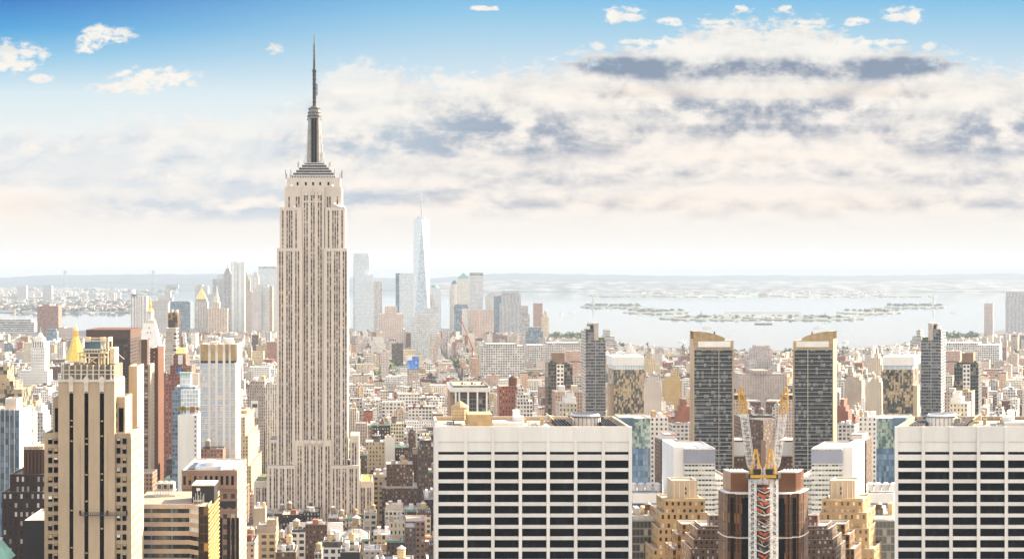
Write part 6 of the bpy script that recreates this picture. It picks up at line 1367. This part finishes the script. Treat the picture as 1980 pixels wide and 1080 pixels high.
for n, i in single:
    f = FILL[i // 2]; G.mir = bool(i % 2); st = STY[f['s']]; cx, cy = (f['x0'] + f['x1']) / 2, f['y0']
    t = thing(st[4], labels[i], st[4].replace('_', ' ').replace('brick walkup', 'walk-up'), cx, cy, 0, 'ordinary blocks of the street grid')
    b = MB(); body(b, f); b.build('wall', [FC[st[0]], M[f['r']], M['coping'] if f['seed'] > .4 else FC[st[0]]], t)
    w, d, zr = f['x1'] - f['x0'], f['y1'] - f['y0'], f['h'] - .9; r = random.Random(i)
    if n > 25 and f['seed'] > .45:
        q = MB(); z1 = f['h'] * .72 if f['sb'] else f['h']; q.box(f['x0'] - .35, f['x1'] + .35, f['y0'] - .5, f['y0'] + .1, z1 - 1.6, z1 + .15); q.build('cornice', M[r.choice(['coping', 'ornament', 'copper', 'brown'])], t)
    if f['bulk']:
        for _ in range(2 if w > 12 else 1):
            q = MB(); a = f['x0'] + w * r.uniform(.1, .6) + .5; c = f['y0'] + d * r.uniform(.15, .5); q.box(a, min(a + r.uniform(2.5, 6), f['x1'] - .6), c, c + r.uniform(3, 6), zr, zr + r.uniform(2.2, 4.5)); q.build('bulkhead', M[r.choice(['roof_grey', 'coping', 'brick', 'tanbrick', 'roof_white', 'roof_black'])], t)
        if f['y0'] < 2300:
            for _ in range(3):
                q = MB(); a, c = f['x0'] + w * r.uniform(.08, .85), f['y0'] + d * r.uniform(.1, .8); s_ = r.uniform(.4, 1.1); q.box(a, a + s_, c, c + s_, zr, zr + r.uniform(.8, 2.0)); q.build('roof_vent', M[r.choice(['steel', 'roof_white', 'steeldark'])], t)
    if f['tank'] and f['y0'] < 2600: water_tank(f['x0'] + w * r.uniform(.3, .7), f['y0'] + d * r.uniform(.3, .7), zr, r.uniform(1.7, 2.5), r.uniform(3.4, 4.6), M[r.choice(['wood', 'woodpale'])], M[r.choice(['cone', 'roof_white', 'tanmetal'])], t, r.uniform(1.8, 4))
G.mir = False
# everything further off that no one could count: one mass of roofs
sk, rk = list(STY), list(ROOF)
b = MB(); mats = [FC[STY[k][0]] for k in sk] + [M[k] for k in rk]
for n, i in rest:
    f = FILL[i // 2]; G.mir = bool(i % 2); tmp = MB(); body(tmp, f); zr = f['h'] - .9; r = random.Random(i)
    if f['bulk']:
        w, d = f['x1'] - f['x0'], f['y1'] - f['y0']; a, c = f['x0'] + w * r.uniform(.1, .6), f['y0'] + d * r.uniform(.15, .5); tmp.box(a, a + w * .3, c, c + 5, zr, zr + r.uniform(2.5, 6), 1)
    if f['tank']: tmp.cyl((f['x0'] + f['x1']) / 2, (f['y0'] + f['y1']) / 2, 2.2, zr + 2, zr + 8, 6, 1)
    sm_, rm_ = sk.index(f['s']), len(sk) + rk.index(f['r']); base = len(b.v); flip = G.mir
    for fc, uv, m_, sd_ in zip(tmp.f, tmp.uv, tmp.m, tmp.sd):
        idx = [base + q for q in fc]; b.f.append(tuple(idx[::-1] if flip else idx)); b.uv.append(uv[::-1] if flip else uv); b.m.append(sm_ if m_ in (0, 2) else rm_); b.sd.append(sd_)
    b.v += [mp(p) for p in tmp.v]
G.mir = False
# low blocks of the far shores belong to the same uncountable mass
def scatter(p0, p1, y0, y1, n, hmax, wmax, ztop, seed, mir=True):
    r = random.Random(seed)
    for k in range(n):
        py = r.uniform(y0, y1); D = H0 * F / (py - PY0); px = r.uniform(p0, p1); x = WX(px, D); w = r.uniform(12, wmax); h = r.uniform(8, hmax) * (1 if r.random() < .9 else 1.6)
        for q in ((0, 1) if mir else (0,)):
            tmp = MB(5, 5); tmp.seed = r.random(); tmp.box(x, x + w, D, D + r.uniform(20, 60), 0, ztop + h, 0, 1); base = len(b.v); rm_ = len(sk) + r.choice([0, 0, 1, 2]); sm_ = sk.index(r.choice('abcdgij'))
            for fc, uv, m_, sd_ in zip(tmp.f, tmp.uv, tmp.m, tmp.sd):
                idx = [base + z for z in fc]; b.f.append(tuple(idx[::-1] if q else idx)); b.uv.append(uv); b.m.append(sm_ if m_ == 0 else rm_); b.sd.append(sd_)
            G.mir = bool(q); b.v += [mp(p) for p in tmp.v]; G.mir = False
scatter(-60, 330, 582, 588, 90, 16, 60, 8, 1, False); scatter(-60, 300, 589, 603, 160, 16, 50, 6, 2, False); scatter(-80, 240, 556, 575, 320, 26, 90, 26, 3, False); scatter(1240, 1476, 564, 572, 120, 20, 90, 8, 4)
scatter(1206, 1300, 600, 604, 6, 9, 60, 4, 5); scatter(1290, 1476, 611, 617, 8, 5, 60, 3, 6)
o = b.build('distant_buildings', mats); tag(o, 'hazy mass of small roofs and houses filling the far streets and shores', 'distant buildings', kind='stuff')
# far-off park trees and street trees as one mass
tb = MB(); r = random.Random(31)
def clump(x, y, z, h, w):
    for k in range(26):
        a, q = r.random() * 6.28, r.random() ** .5 * w; zz = z + h * (.3 + .7 * r.random()) * (1.05 - (q / w) ** 2 * .6); p = (x + q * math.cos(a), y + q * math.sin(a), zz); s_ = w * .22 * (.6 + r.random())
        v1 = [r.gauss(0, 1) * s_ for _ in range(3)]; v2 = [r.gauss(0, 1) * s_ for _ in range(3)]; tb.seed = r.random()
        tb.face([[p[i] - v1[i] for i in range(3)], [p[i] + v2[i] for i in range(3)], [p[i] + v1[i] for i in range(3)], [p[i] - v2[i] for i in range(3)]], 2 if y > 7500 else 0 if r.random() < .8 or x > WX(60, y) else 1)
def patch(px0, px1, y0, y1, n, h=13, w=8, mir=False):
    for k in range(n):
        py = r.uniform(y0, y1); D = H0 * F / (py - PY0); x = WX(r.uniform(px0, px1), D)
        for q in ((0, 1) if mir else (0,)): clump(KM * D - x if q else x, D, 0 if D < 7500 else 6, h * r.uniform(.7, 1.2), w)
patch(-20, 42, 682, 712, 90, 20, 11); patch(690, 760, 722, 740, 40, 32, 12); patch(850, 1000, 690, 718, 70, 30, 12); patch(-20, 130, 652, 690, 60, 18, 10)
patch(1060, 1140, 648, 660, 60, 16, 10, True); patch(1225, 1330, 700, 720, 30, 22, 9, True); patch(1128, 1236, 590, 593, 55, 9, 13, True); patch(1215, 1330, 601, 605, 26, 8, 12, True); patch(1320, 1476, 612, 617, 22, 5, 10, True)
patch(-50, 300, 583, 604, 240, 15, 20); patch(130, 330, 558, 568, 120, 34, 40); patch(690, 1470, 680, 760, 240, 30, 9, True); patch(250, 540, 690, 760, 60, 18, 7)
for k in range(14): clump(-126 + r.uniform(-8, 8), 2230 + k * 60, 0, 18, 9)
o = tb.build('park_trees', [M['greenleaf'], M['yellowleaf'], M['isleleaf']]); tag(o, 'far-off park and street trees among the roofs and on the islands', 'trees', kind='stuff')
for ob in [p[0] for p in PROTO] + [PT]: bpy.data.objects.remove(ob)
